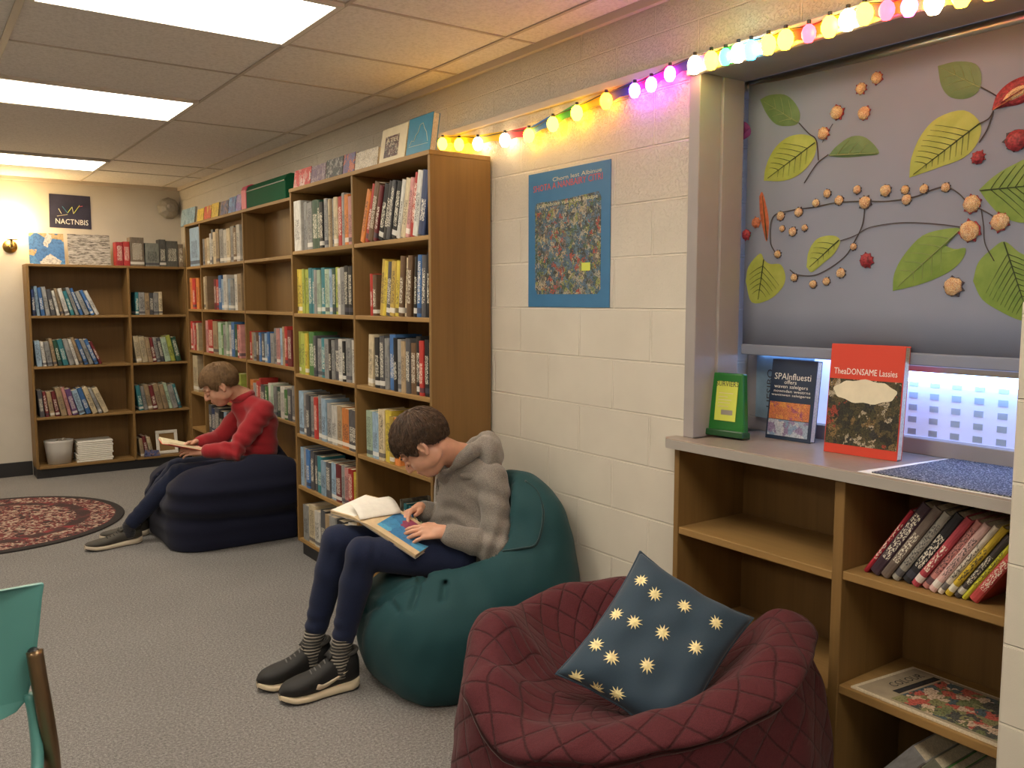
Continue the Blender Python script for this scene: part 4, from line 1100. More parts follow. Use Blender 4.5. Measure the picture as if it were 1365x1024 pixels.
line = [(.12, .05), (.2, .07), (.3, .065), (.36, .09), (.45, .1), (.5, .13), (.62, .135), (.7, .11), (.8, .09), (.88, .05)]
MB().tube([T(w_*u, v, .0036) for u, v in line], .0012, 5).build('line_drawing', M['paleprint'], t)
MB().tube([T(w_*.1, .045, .0036), T(w_*.9, .042, .0036)], .0008, 5).build('line_drawing', M['paleprint'], t)
# on the far tall bookcase
fx = FB+.03
c_ye = pal('yellow_cover', [(.75, .52, .05), (.78, .60, .12), (.62, .42, .05)], 30, 8); c_rd = pal('red_yellow_cover', [(.60, .07, .05), (.65, .12, .06), (.7, .45, .1)], 22, 9)
c_bl = pal('blue_cover', [(.10, .28, .62), (.18, .40, .72), (.08, .16, .45)], 25, 10); c_dk = pal('dark_blue_cover', [(.04, .05, .12), (.12, .14, .3), (.3, .2, .2)], 40, 11); c_pl = pal('pale_blue_cover', [(.24, .38, .46), (.34, .48, .55), (.16, .28, .36)], 25, 12)
c_vi = pal('violet_cover', [(.32, .20, .55), (.48, .36, .62), (.3, .3, .7)], 25, 13)
for a, e, hh, cv, lab in [(240, 258, .14, c_pl, 'pale blue face-out book on the far tall bookcase, by the corner'), (262, 270, .105, c_ye, 'small yellow face-out book on the far tall bookcase, left of the red one'), (271, 280, .11, c_rd, 'red face-out book between two yellow ones on the far tall bookcase'), (281, 290, .115, c_ye, 'yellow face-out book right of the red one on the far bookcase'),
                          (293, 303, .11, c_dk, 'dark blue patterned face-out book on the far tall bookcase'), (304, 313, .12, c_bl, 'bright blue face-out book on the far tall bookcase'), (314, 321, .125, c_vi, 'violet face-out book beside the green storage box')]:
    face_book(lab, (fx, yy(a, 280)), (fx, yy(e, 265)), ZTOP, hh, .012, cv)
M['pinkp'] = plain('pink_plastic', (.75, .10, .20), .35); M['greenp'] = plain('dark_green_lid', (.012, .11, .05), .7, Specular_IOR_Level=.12)
ya, ye = yy(322, 268), yy(380, 245)
t = thing('storage_box', 'green storage box with rounded lid and pink end on the far tall bookcase', 'box', (fx+.06, (ya+ye)/2, ZTOP))
prof = [(0, 0), (.14, 0), (.14, .13), (.128, .155), (.09, .168), (.04, .168), (.012, .155), (0, .13)]
MB().prism(prof, lambda a, c, s_: (fx+a, s_, ZTOP+c), ya-.10, ye).build('box', M['greenp'], t, bev=.006, seg=3)
MB().prism([(a*1.04-.003, c*1.05) for a, c in prof], lambda a, c, s_: (fx+a, s_, ZTOP+c), ya, ya-.10).build('end_panel', M['pinkp'], t, bev=.004)
MB().box((fx-.003, ye-.0+.0, ZTOP+.118), (fx+.001, ya-.102, ZTOP+.124)).build('rim', M['green_d'], t)

# on the low back-wall bookcase
ZL = 1.7655; fy = FF+.04
def xx(px, row): return float(at(px, row, 'y', fy)[0])
c_sun = pal('blue_sunburst_cover', [(.05, .18, .42), (.08, .26, .50), (.60, .40, .15), (.06, .20, .45), (.66, .60, .5)], 12, 14, .4)
M['lined'] = None
def lined():
    mt, nt, bs = new_mat('grey_scribbled_page'); v = coords(nt, scale=(18, 18, 95))
    n = node(nt, 'ShaderNodeTexNoise', Scale=1.0, Detail=4.0, Roughness=.7); nt.links.new(v, n.inputs['Vector'])
    nt.links.new(ramp(nt, n.outputs['Fac'], [(.40, (.12, .10, .08)), (.50, (.42, .37, .31)), (.6, (.56, .50, .43))]), bs.inputs['Base Color']); bs.inputs['Roughness'].default_value = .7
    return mt
M['lined'] = lined()
M['greyb'] = plain('grey_brown_book_cloth', (.16, .14, .11), .6, nscale=60, namt=.5)
t, T, w_ = face_book('blue book with yellow sunburst leaning on the low bookcase, leftmost', (xx(40, 350), fy), (xx(87, 350), fy), ZL, .255, .02, c_sun, .16, group='things on the low bookcase')
t, T, w_ = face_book('large page of grey scribbled lines leaning on the low bookcase', (xx(92, 350), fy), (xx(148, 350), fy), ZL, .255, .012, M['lined'], .12, group='things on the low bookcase')
for i, (a, e, h, c, lab) in enumerate([(155, 164, .20, (.42, .04, .05), 'dark red upright book left of the brighter red one on the low bookcase'), (165, 173, .205, (.50, .05, .05), 'red upright book second in the row on the low bookcase'), (174, 192, .245, (.20, .16, .12), 'tall brown-grey upright book on the low bookcase'),
                                       (194, 212, .20, (.22, .23, .20), 'mottled grey-green upright book on the low bookcase'), (213, 221, .235, (.10, .10, .095), 'dark grey upright book on the low bookcase, left of its twin'), (222, 237, .225, (.11, .11, .10), 'broad dark grey upright book on the low bookcase'), (238, 244, .20, (.26, .20, .14), 'thin brown upright book at the right end of the low bookcase')]):
    x0, x1 = xx(a, 350), xx(e+1, 350)
    put_book(lab, 'upright books on the low bookcase', x1-x0-.003, h, .12, c, ((x0+x1)/2, fy, ZL), 'x', 0)
# dark wall poster with coloured letters
t = thing('poster', 'small dark navy poster with coloured lettering on the back wall', 'poster', (1.21, D, 2.08))
M['navyp'] = plain('navy_poster_paper', (.025, .022, .05), .5, nscale=8, namt=.3)
q = [at(x, y, 'y', D-.002) for x, y in ((65, 258), (120, 262), (122, 306), (66, 303))]
MB().prism([(p[0], p[2]) for p in q], lambda a, c, w_: (a, w_, c), D-.0012, D-.004).build('paper', M['navyp'], t)
lettering('lettering', 'NACTNBIS', (1.095, D-.0042, 2.115), (1, 0, -.02), (0, 0, 1), .062, M['letter'], t, width=.25)
for i, (px0, py0, px1, py1, mt) in enumerate([(78, 278, 82, 285, M['paleprint']), (83, 275, 90, 284, M['tealcov']), (90, 284, 96, 276, M['card']), (96, 276, 98, 285, M['paleprint']), (98, 285, 106, 274, M['card']), (76, 288, 90, 286, M['paleprint']), (104, 276, 110, 275, M['pinkp'])]):
    MB().tube([at(px0, py0, 'y', D-.005), at(px1, py1, 'y', D-.005)], .008, 6, flat=.3).build('drawn_stroke', mt, t)
# faceted grey dome fixed to the wall by the corner
M['stone'] = plain('grey_stone_glaze', (.27, .25, .22), .45, nscale=18, namt=.15)
c = at(224, 278, 'y', D)
t = thing('wall_dome', 'grey faceted dome fixed high on the back wall by the corner', 'wall ornament', (c[0], D, c[2]))
b = MB(); r0 = .098
prof = [(r0, 0), (r0, .02), (r0*.78, .06), (r0*.42, .085), (0, .088)]
b.lathe([(r, -h) for r, h in prof], (c[0], D-.001, c[2]), 9, axis='y'); b.build('dome', M['stone'], t, bev=.006, seg=2)
MB().lathe([(0, -.094), (.018, -.092), (.022, -.08), (.022, -.07)][::-1], (c[0]-.01, D, c[2]+.012), 16, axis='y').build('boss', M['frame'], t, smooth=True)
# glowing globe lamp at the left end
M['globe'] = emit('warm_lit_globe', (1.0, .70, .33), 24.0); M['brass'] = plain('aged_brass', (.35, .24, .09), .35, 1)
lx, ly, lz = float(at(14, 300, 'y', 8.06)[0]), 8.06, 2.08
t = thing('wall_lamp', 'round glowing warm wall lamp left of the low bookcase', 'lamp', (lx, D, lz))
MB().lathe([(.001, -.016), (.05, -.014), (.055, 0)], (lx, D-.001, lz-.17), 24, axis='y').build('wall_plate', M['brass'], t, smooth=True)
MB().tube(smooth_curve([(lx, D-.012, lz-.17), (lx, ly+.01, lz-.18), (lx, ly, lz-.14), (lx, ly, lz-.12)], 5), .009, 10).build('arm', M['brass'], t, smooth=True)
MB().lathe([(0, -.125), (.05, -.12), (.045, -.095)], (lx, ly, lz), 20).build('cup', M['brass'], t, smooth=True)
MB().lathe([(.125*math.sin(q), -.125*math.cos(q)) for q in np.linspace(0, math.pi, 16)], (lx, ly, lz), 28).build('globe', M['globe'], t, smooth=True)
# bottom shelf of the low bookcase: bin, paper stack, framed card
M['clear'] = plain('cloudy_plastic', (.74, .71, .66), .35, Transmission_Weight=.25)
zb = ZF[3]+.0005
c0 = at(80, 612, 'y', FF+.08)[0]
t = thing('plastic_bin', 'cloudy white plastic bin on the bottom shelf of the low bookcase', 'bin', (c0, FF+.09, zb))
o = MB().lathe([(.085, .0), (.098, .12), (.105, .18), (.108, .2), (.102, .2), (.092, .12), (.08, .006), (0.001, .006)], (c0, FF+.11, zb), 28, sx=1.05, sy=.75).build('tub', M['clear'], t, smooth=True)
b = MB(); r_ = random.Random(4)
for i in range(7):
    a = r_.uniform(0, 6.28); q = r_.uniform(0, .05)
    b.lathe([(0, 0), (.02, .004), (.022, .02), (.01, .036), (0, .038)], (c0+q*math.cos(a), FF+.11+.6*q*math.sin(a), zb+.165+.018*r_.random()), 8)
b.build('contents', M['lined'], t, smooth=True)
xa, xe = float(at(102, 612, 'y', FF+.05)[0]), float(at(151, 605, 'y', FF+.05)[0])
n = 11; hh = .178/n
for i in range(n):
    dx = random.uniform(-.008, .008); h_ = hh-.0012
    k = i+1; w_ = 'topmost' if i == n-1 else 'bottom' if i == 0 else (ORD[i+1]+' from the bottom' if i < n/2 else ORD[n-i]+' from the top')
    o = book_mesh(h_, xe-xa-.014, .2)
    me = bpy.data.meshes.new('magazine'); me.from_pydata([(y_, x_, z_) for x_, y_, z_ in o.v], [], [f[::-1] for f in o.f]); me.polygons.foreach_set('material_index', o.m); me.materials.append(M['paper']); me.materials.append(M['pages'])
    ob = bpy.data.objects.new('magazine', me); C.objects.link(ob)
    # lying flat: thickness up, spine to the front
    co = [Vector((v.co.z, v.co.y, v.co.x)) for v in me.vertices]
    for v, c_ in zip(me.vertices, co): v.co = c_
    ob.location = (xa+.007+dx, FF+.03, zb+hh*i+hh/2); 
    tag(ob, f'flat white magazine {w_} of the pile on the low bookcase bottom shelf', 'magazine', 'pile of magazines on the bottom shelf')
fxa, fxe = float(at(209, 600, 'y', FF+.06)[0]), min(2.05, float(at(238, 600, 'y', FF+.06)[0]))
t = thing('picture_frame', 'white rounded frame leaning at the right end of the bottom shelf', 'frame', ((fxa+fxe)/2, FF+.06, zb))
T = local((fxa, FF+.055, zb+.003), (1, 0, 0), (0, .16, 1)); b = MB(); fw = fxe-fxa; fh = .21; e_ = .028
for (u0, v0, u1, v1) in ((0, 0, fw, e_), (0, fh-e_, fw, fh), (0, e_, e_, fh-e_), (fw-e_, e_, fw, fh-e_)): slab(b, T, u0, v0, -.014, u1, v1, 0)
b.build('border', M['paper'], t, bev=.004)
b = MB(); slab(b, T, e_, e_, -.012, fw-e_, fh-e_, -.008); b.build('backing', M['wood_x'], t)
tag(MB().prism([(pxx(189, 610, FF)+.02, 0), (pxx(214, 610, FF), 0), (pxx(212, 610, FF), .05), (pxx(189, 610, FF)+.03, .062)], lambda a, c, w_: (a, w_, zb+c), FF+.0, FF+.009).build('booklet', c_dk), 'small dark blue booklet in front of the leaning books on the bottom shelf', 'booklet')
# little box of small books on the near bookcase, behind the boy's book
yb0, yb1 = py(533, 660, FA+.05), py(568, 660, FA+.05); zb = ZA[4]+.0005
t = thing('book_box', 'small dark open box of little books on the near bookcase, behind the reading boy', 'box', (FA+.1, (yb0+yb1)/2, zb))
b = MB(); b.box((FA+.05, yb1, zb), (FA+.20, yb0, zb+.006)); b.box((FA+.05, yb0-.005, zb), (FA+.20, yb0, zb+.13)); b.box((FA+.05, yb1, zb), (FA+.20, yb1+.005, zb+.13)); b.box((FA+.195, yb1, zb), (FA+.20, yb0, zb+.13))
b.build('box', M['greyb'], t)
book_row('y', FA+.05, zb+.0065, yb0-.007, yb1+.007, 'ttbYddEte', .095, .105, 'in the small box on near tall bookcase', 'little books in the box', depth=.12, note='little ')
# rug
def rug_mat():
    mt, nt, bs = new_mat('patterned_round_rug'); tc = nt.nodes.new('ShaderNodeTexCoord')
    ln = nt.nodes.new('ShaderNodeVectorMath'); ln.operation = 'LENGTH'; nt.links.new(tc.outputs['Object'], ln.inputs[0])
    n = node(nt, 'ShaderNodeTexNoise', Scale=24.0, Detail=3.0, Distortion=1.5); nt.links.new(tc.outputs['Object'], n.inputs['Vector'])
    fl = ramp(nt, n.outputs['Fac'], [(.0, (.035, .02, .02)), (.43, (.035, .02, .02)), (.46, (.17, .02, .025)), (.54, (.17, .03, .03)), (.56, (.42, .33, .25)), (1, (.48, .40, .32))], 'LINEAR')
    n2 = node(nt, 'ShaderNodeTexNoise', Scale=9.0, Detail=3.0); nt.links.new(tc.outputs['Object'], n2.inputs['Vector'])
    ring = ramp(nt, n2.outputs['Fac'], [(.45, (.045, .02, .02)), (.55, (.10, .03, .03)), (.62, (.25, .02, .03))])
    r_ = ramp(nt, ln.outputs['Value'], [(0, (1, 1, 1)), (.50, (0, 0, 0)), (.585, (1, 1, 1)), (.735, (0, 0, 0))], 'CONSTANT')
    c = mixc(nt, r_, ring, fl)
    edge = math_n(nt, 'GREATER_THAN', ln.outputs['Value'], .745)
    c = mixc(nt, edge, c, (.022, .018, .018))
    nt.links.new(c, bs.inputs['Base Color']); bs.inputs['Roughness'].default_value = .95
    n3 = node(nt, 'ShaderNodeTexNoise', Scale=250.0, Detail=2.0); nt.links.new(tc.outputs['Object'], n3.inputs['Vector']); bump(nt, bs, n3.outputs['Fac'], .5, .004)
    return mt
M['rug'] = rug_mat()
tag(MB().lathe([(0, 0), (.795, 0), (.80, .004), (.795, .009), (.78, .010), (0, .010)], (.40, 6.50, .0005), 96).build('rug', M['rug'], origin=(.40, 6.50, .0005)), 'round dark-bordered patterned red and cream rug on the carpet', 'rug')
# ------------------------------------------------------------------ people
M['skin'] = plain('skin', (.62, .33, .22), .5, nscale=30, namt=.08, Subsurface_Weight=.12, Subsurface_Radius=(.02, .008, .004))
def V3(*a): return np.array(a, float)
def unit(v): v = np.array(v, float); return v/np.linalg.norm(v)

def axes(fwd, tilt):
    """face direction tipped down by tilt degrees -> forward, left, up"""
    f = unit((fwd[0], fwd[1], 0)); a = math.radians(tilt); z = V3(0, 0, 1)
    fh = f*math.cos(a)-z*math.sin(a); uh = f*math.sin(a)+z*math.cos(a); lh = np.cross(uh, fh)
    return fh, lh, uh

def head_field(F, c, ax, s):
    f, l, u = ax; A = np.array([f, l, u])
    p = lambda a, b_, d: c+(f*a+l*b_+u*d)*s
    F.ell(p(-.012, 0, .020), V3(.094, .074, .085)*s, A, 0)
    F.ell(p(.030, 0, -.040), V3(.057, .056, .072)*s, A, .02*s)
    F.ell(p(.046, 0, -.088), V3(.032, .030, .022)*s, A, .022*s)               # chin
    for q in (1, -1):
        F.ell(p(.048, q*.034, -.040), V3(.026, .026, .028)*s, A, .02*s)       # cheek
        F.ell(p(.000, q*.052, -.062), V3(.036, .014, .026)*s, A, .02*s)       # jaw
        F.cap(p(.082, q*.012, .012), p(.070, q*.048, .008), .010*s, .009*s, .010*s)   # brow
        F.ell(p(.089, q*.031, -.010), V3(.012, .015, .010)*s, A, .010*s, 'cut')       # eye socket
        F.ell(p(.074, q*.031, -.010), V3(.014, .015, .012)*s, A, .003*s)              # lid over the eye
        F.cap(p(.079, q*.019, -.017), p(.077, q*.043, -.016), .0025*s, .002*s, .003*s)
    F.chain([p(.084, 0, .002), p(.097, 0, -.020), p(.103, 0, -.033)], [.007*s, .009*s, .0105*s], .008*s)    # nose
    for q in (1, -1): F.ell(p(.090, q*.011, -.036), V3(.010, .008, .008)*s, A, .005*s)
    F.chain([p(.073, .020, -.064), p(.086, .008, -.060), p(.087, 0, -.061), p(.086, -.008, -.060), p(.073, -.020, -.064)], [.003*s, .0055*s, .005*s, .0055*s, .003*s], .005*s)
    F.chain([p(.072, .018, -.069), p(.083, 0, -.072), p(.072, -.018, -.069)], [.003*s, .007*s, .003*s], .005*s)
    for q in (1, -1):                                                          # ears
        e = p(-.006, q*.079, -.012); n_ = unit(l*q+f*.35)
        B = np.array([unit(f-n_*(f@n_)), n_, np.cross(unit(f-n_*(f@n_)), n_)*q])
        F.ell(e, V3(.018, .0085, .031)*s, [B[0], n_, unit(np.cross(n_, B[0]))], .006*s)
        F.ell(e+n_*.008*s+f*.002*s, V3(.010, .006, .019)*s, [B[0], n_, unit(np.cross(n_, B[0]))], .004*s, 'cut')
        F.cap(e+n_*.004*s+f*.010*s-u*.004*s, e+n_*.003*s+f*.008*s-u*.012*s, .004*s, .004*s, .003*s)
        F.ell(e-u*.026*s+f*.004*s, V3(.008, .006, .009)*s, A, .005*s)

def hand_field(F, wrist, d, back, side, s, curl, spread=.12, thumb_out=.9, thumb_curl=.3, tlen=1.0):
    """wrist -> knuckles along d; back = normal of the back of the hand; side = towards the thumb"""
    d = unit(d); back = unit(back-d*(back@d)); side = unit(side-d*(side@d)-back*(side@back))
    P = .078*s
    kn = [wrist+d*P*k+side*o*s+back*b_*s for k, o, b_ in ((.97, .026, .000), (1.0, .0085, .003), (.96, -.009, .002), (.88, -.026, -.003))]
    for i, k in enumerate(kn):
        F.cap(wrist+side*(.016-.0105*i)*s, k, .0135*s, .0102*s, .010*s)
    F.cap(wrist-d*.03*s, wrist+d*.012*s, .021*s, .019*s, .015*s)
    L = [(.036, .022, .017), (.040, .025, .018), (.037, .023, .017), (.029, .018, .015)]
    for i, (k, ls) in enumerate(zip(kn, L)):
        a = (i-1.5)*-spread; dd = unit(d*math.cos(a)+side*math.sin(a)); p = k; ang = 0; r = (.0088, .0092, .0088, .0078)[i]*s
        for j, q in enumerate(ls):
            ang += curl[i] if j == 0 else curl[i]*.8
            v = dd*math.cos(ang)-back*math.sin(ang); e = p+v*q*s
            F.cap(p, e, r*(1-.08*j), r*(1-.08*(j+1)), .0035*s if j == 0 else .002*s); p = e
    t0 = wrist+d*.018*s+side*.020*s-back*.004*s
    v1 = unit(d*.62+side*thumb_out*.75-back*.25); p1 = t0+v1*.034*s*tlen
    v2 = unit(d*.85+side*(thumb_out-thumb_curl)*.45-back*.22); p2 = p1+v2*.027*s*tlen; v3 = unit(d*.95+side*(.15-thumb_curl*.3)-back*.2); p3 = p2+v3*.021*s*tlen
    F.cap(t0, p1, .0135*s, .0112*s, .009*s); F.cap(p1, p2, .0108*s, .0096*s, .003*s); F.cap(p2, p3, .0096*s, .0078*s, .002*s)

def hair_cap(F, c, ax, s, line, grow, seed):
    """hair as a shell over the skull, cut at a sloping hairline, with locks"""
    f, l, u = ax; A = np.array([f, l, u])
    a0, slope, front = line
    def fn(P):
        q = (P-c)@A.T/s
        k = (q-V3(-.012, 0, .020))/V3(.094+grow, .074+grow, .085+grow*1.1)
        k0 = np.linalg.norm(k, axis=-1); d = (k0-1)*(.085)
        # cut: keep above the hairline, lower at the nape, with a little sideburn before the ear
        hl = a0+slope*q[..., 0]-.018*np.exp(-((q[..., 0]-.030)/.012)**2)*(np.abs(q[..., 1]) > .04)
        hl = np.where(q[..., 0] > .055, np.maximum(hl, front), hl)
        ear = .026*np.exp(-((q[..., 0]+.006)/.020)**2)*(np.abs(q[..., 1]) > .05)
        cut = (hl+ear)-q[..., 2]
        an = np.arctan2(q[..., 1], q[..., 0]+.03); el = q[..., 2]
        lock = .0016*np.sin(an*34+el*60+2*np.sin(an*9))+.0012*np.sin(an*57-el*90)
        return np.maximum(d-lock, cut*.8)*s
    R = .13*s
    return F.apply(fn, c-R, c+R, 0)

def hair_strands(c, ax, s, line, grow, n, seed, whorl=(-.45, .1, .9), sweep=.35):
    f, l, u = ax; A = np.array([f, l, u]); r = np.random.default_rng(seed); b = MB(); a0, slope, front = line
    w = unit(whorl); R = V3(.094+grow, .074+grow, .085+grow*1.1); cc = V3(-.012, 0, .02)
    k = 0; tries = 0
    while k < n and tries < n*6:
        tries += 1
        d = unit(r.normal(size=3)); 
        if d[2] < -.75: continue
        pts = []
        t = d-w*(d@w); t = unit(t)+np.array([.10, 0, 0])+r.normal(size=3)*.22
        step = (.16+.06*r.random()); p = d.copy(); ok = True
        for j in range(5):
            q = cc+p*R*(1.0+(.018+.012*r.random() if j else -.01)+(.012*j*r.random()))
            hl = a0+slope*q[0]
            if q[0] > .055: hl = max(hl, front)
            if q[2] < hl-.006*r.random() or (abs(q[1]) > .05 and abs(q[0]+.006) < .024 and q[2] < hl+.022):
                break
            pts.append(c+(q*s)@A)
            tt = unit(t-p*(t@p)); p = unit(p+tt*step)
        if len(pts) < 3: continue
        m_ = len(pts); w0 = .0019*s*(.7+.6*r.random())
        b.tube(pts, [w0*(1-.75*i/(m_-1)) for i in range(m_)], 3, 0, cap=False); k += 1
    return b

def shoe(name, heel, d, L, wd, mats, parent, label=None, side=1, swoosh=True, ankle=.105):
    """heel point on the floor, d = plan direction to the toe; side = +1 if the outside of the foot is left of d"""
    d = unit((d[0], d[1], 0)); n_ = V3(-d[1], d[0], 0); z = V3(0, 0, 1); T = lambda a, b_, c: heel+d*a+n_*b_+z*c
    ss = np.linspace(0, 1, 25)
    halfw = np.interp(ss, [0, .04, .12, .3, .5, .7, .85, .95, 1], [.35, .62, .78, .76, .82, 1.0, .92, .62, .22])*wd/2
    lift = np.interp(ss, [0, .1, .6, .85, 1], [.006, .0, .0, .004, .016])
    sole_h = np.interp(ss, [0, .3, .6, 1], [.036, .032, .026, .024])
    top = np.interp(ss, [0, .03, .1, .2, .32, .42, .52, .64, .78, .9, .97, 1], [ankle*.78, ankle*1.02, ankle*1.0, ankle*.92, ankle*.95, ankle*.84, ankle*.71, ankle*.61, ankle*.54, ankle*.45, ankle*.33, ankle*.22])
    def ring(i, z0, z1, pw, inset):
        out = []; w_ = halfw[i]*inset; 
        for k in range(20):
            a = 2*math.pi*k/20; ca, sa = math.cos(a), math.sin(a)
            out.append(T(ss[i]*L, w_*math.copysign(abs(ca)**pw, ca), z0+(z1-z0)*(.5+.5*math.copysign(abs(sa)**pw, sa))))
        return out
    root = MB().grid([ring(i, lift[i]+sole_h[i]*.7, lift[i]+top[i], .78, .95) for i in range(25)], wrap=True)
    root.add(ring(0, lift[0]+sole_h[0]*.7, lift[0]+top[0], .78, .95), [tuple(range(19, -1, -1))]); root.add(ring(24, lift[24]+sole_h[24]*.7, lift[24]+top[24], .78, .95), [tuple(range(20))])
    o = root.build('shoe', mats['upper'], parent, smooth=True); o.modifiers.new('smooth', 'SUBSURF').levels = 1
    if label: o['label'] = label
    sl = MB().grid([ring(i, lift[i], lift[i]+sole_h[i], .45, 1.04) for i in range(25)], wrap=True)
    sl.add(ring(0, lift[0], lift[0]+sole_h[0], .45, 1.04), [tuple(range(19, -1, -1))]); sl.add(ring(24, lift[24], lift[24]+sole_h[24], .45, 1.04), [tuple(range(20))])
    q = sl.build('sole', mats['sole'], o, smooth=True)
    ou = MB().grid([ring(i, lift[i]-.0005, lift[i]+.006, .45, 1.05) for i in range(25)], wrap=True); ou.build('outsole', mats['upper'], o)
    def surf(a, h, off=.0018):
        i = a*24; i0 = int(min(23, i)); fr = i-i0
        hw = (halfw[i0]*(1-fr)+halfw[i0+1]*fr)*.95; z0 = lift[i0]+sole_h[i0]*.7; z1 = lift[i0]+top[i0]*(1-fr)+top[i0+1]*fr
        zz = np.clip((h-z0)/(z1-z0)*2-1, -1, 1); sa = math.copysign(abs(zz)**(1/.78), zz); ca = math.sqrt(max(0, 1-sa*sa))
        return T(a*L, side*(hw*ca**.78+off), h)
    if swoosh:
        lo = smooth_curve([(.60, .045, 0), (.54, .036, 0), (.46, .040, 0), (.30, .062, 0), (.18, .085, 0)], 5)
        up = smooth_curve([(.60, .045, 0), (.57, .062, 0), (.50, .056, 0), (.36, .068, 0), (.18, .085, 0)], 5)
        b = MB(); b.grid([[surf(p[0], p[1]) for p in lo], [surf((p[0]+r_[0])/2, (p[1]+r_[1])/2, .0024) for p, r_ in zip(lo, up)], [surf(p[0], p[1]) for p in up]])
        s_ = b.build('side_logo', mats['logo'], o, smooth=True); so = s_.modifiers.new('thickness', 'SOLIDIFY'); so.thickness = .001
    def tp(a, w_): 
        i = int(a*24); return T(a*L, w_, lift[i]+top[i]*(1-.10*(abs(w_)/.02)**2)+.002)
    for a in (.42, .48, .54, .60):
        MB().tube([tp(a, -.024), tp(a+.02, 0), tp(a+.01, .024)], .0030, 6).build('lace', mats['lace'], o, smooth=True)
    cl = MB(); cs = [T(L*.185+L*.165*math.cos(q_), .036*wd/.1*math.sin(q_), ankle*(.985-.06*math.cos(q_)**2*0+.02*math.cos(2*q_))) for q_ in np.linspace(0, 2*math.pi, 28)]
    cl.tube(cs, .0085, 8, cap=False); cl.build('collar', mats['collar'], o, smooth=True)
    tg = MB(); g_ = [[T(L*(.30+.10*a_), .026*b_, ankle*(.93+.20*(1-a_)-.04*b_*b_)) for b_ in np.linspace(-1, 1, 7)] for a_ in np.linspace(0, 1, 5)]
    tg.grid(g_); q2 = tg.build('tongue', mats['upper'], o, smooth=True); so_ = q2.modifiers.new('thickness', 'SOLIDIFY'); so_.thickness = .007; so_.offset = 0
    return o

def striped(name, a, bcol, per, axis='Z'):
    mt, nt, bs = new_mat(name); tc = nt.nodes.new('ShaderNodeTexCoord'); sp = nt.nodes.new('ShaderNodeSeparateXYZ'); nt.links.new(tc.outputs['Object'], sp.inputs[0])
    n = node(nt, 'ShaderNodeTexNoise', Scale=40.0); nt.links.new(tc.outputs['Object'], n.inputs['Vector'])
    zz = math_n(nt, 'ADD', sp.outputs[axis], math_n(nt, 'MULTIPLY', n.outputs['Fac'], .005))
    fr = math_n(nt, 'GREATER_THAN', math_n(nt, 'FRACT', math_n(nt, 'DIVIDE', zz, per)), .62)
    nt.links.new(mixc(nt, fr, a, bcol), bs.inputs['Base Color']); bs.inputs['Roughness'].default_value = .95
    return mt

def folds(P, pts, amp, freq, seed):
    """soft cloth folds running round a limb near the given points"""
    out = 0
    for (p, d, rad) in pts:
        v = P-np.array(p, np.float32); t = v@unit(d).astype(np.float32); w = np.exp(-(v*v).sum(-1)/(rad*rad))
        out = out+w*np.sin(t*freq+1.5*wob(P, 22, seed))*amp
    return out

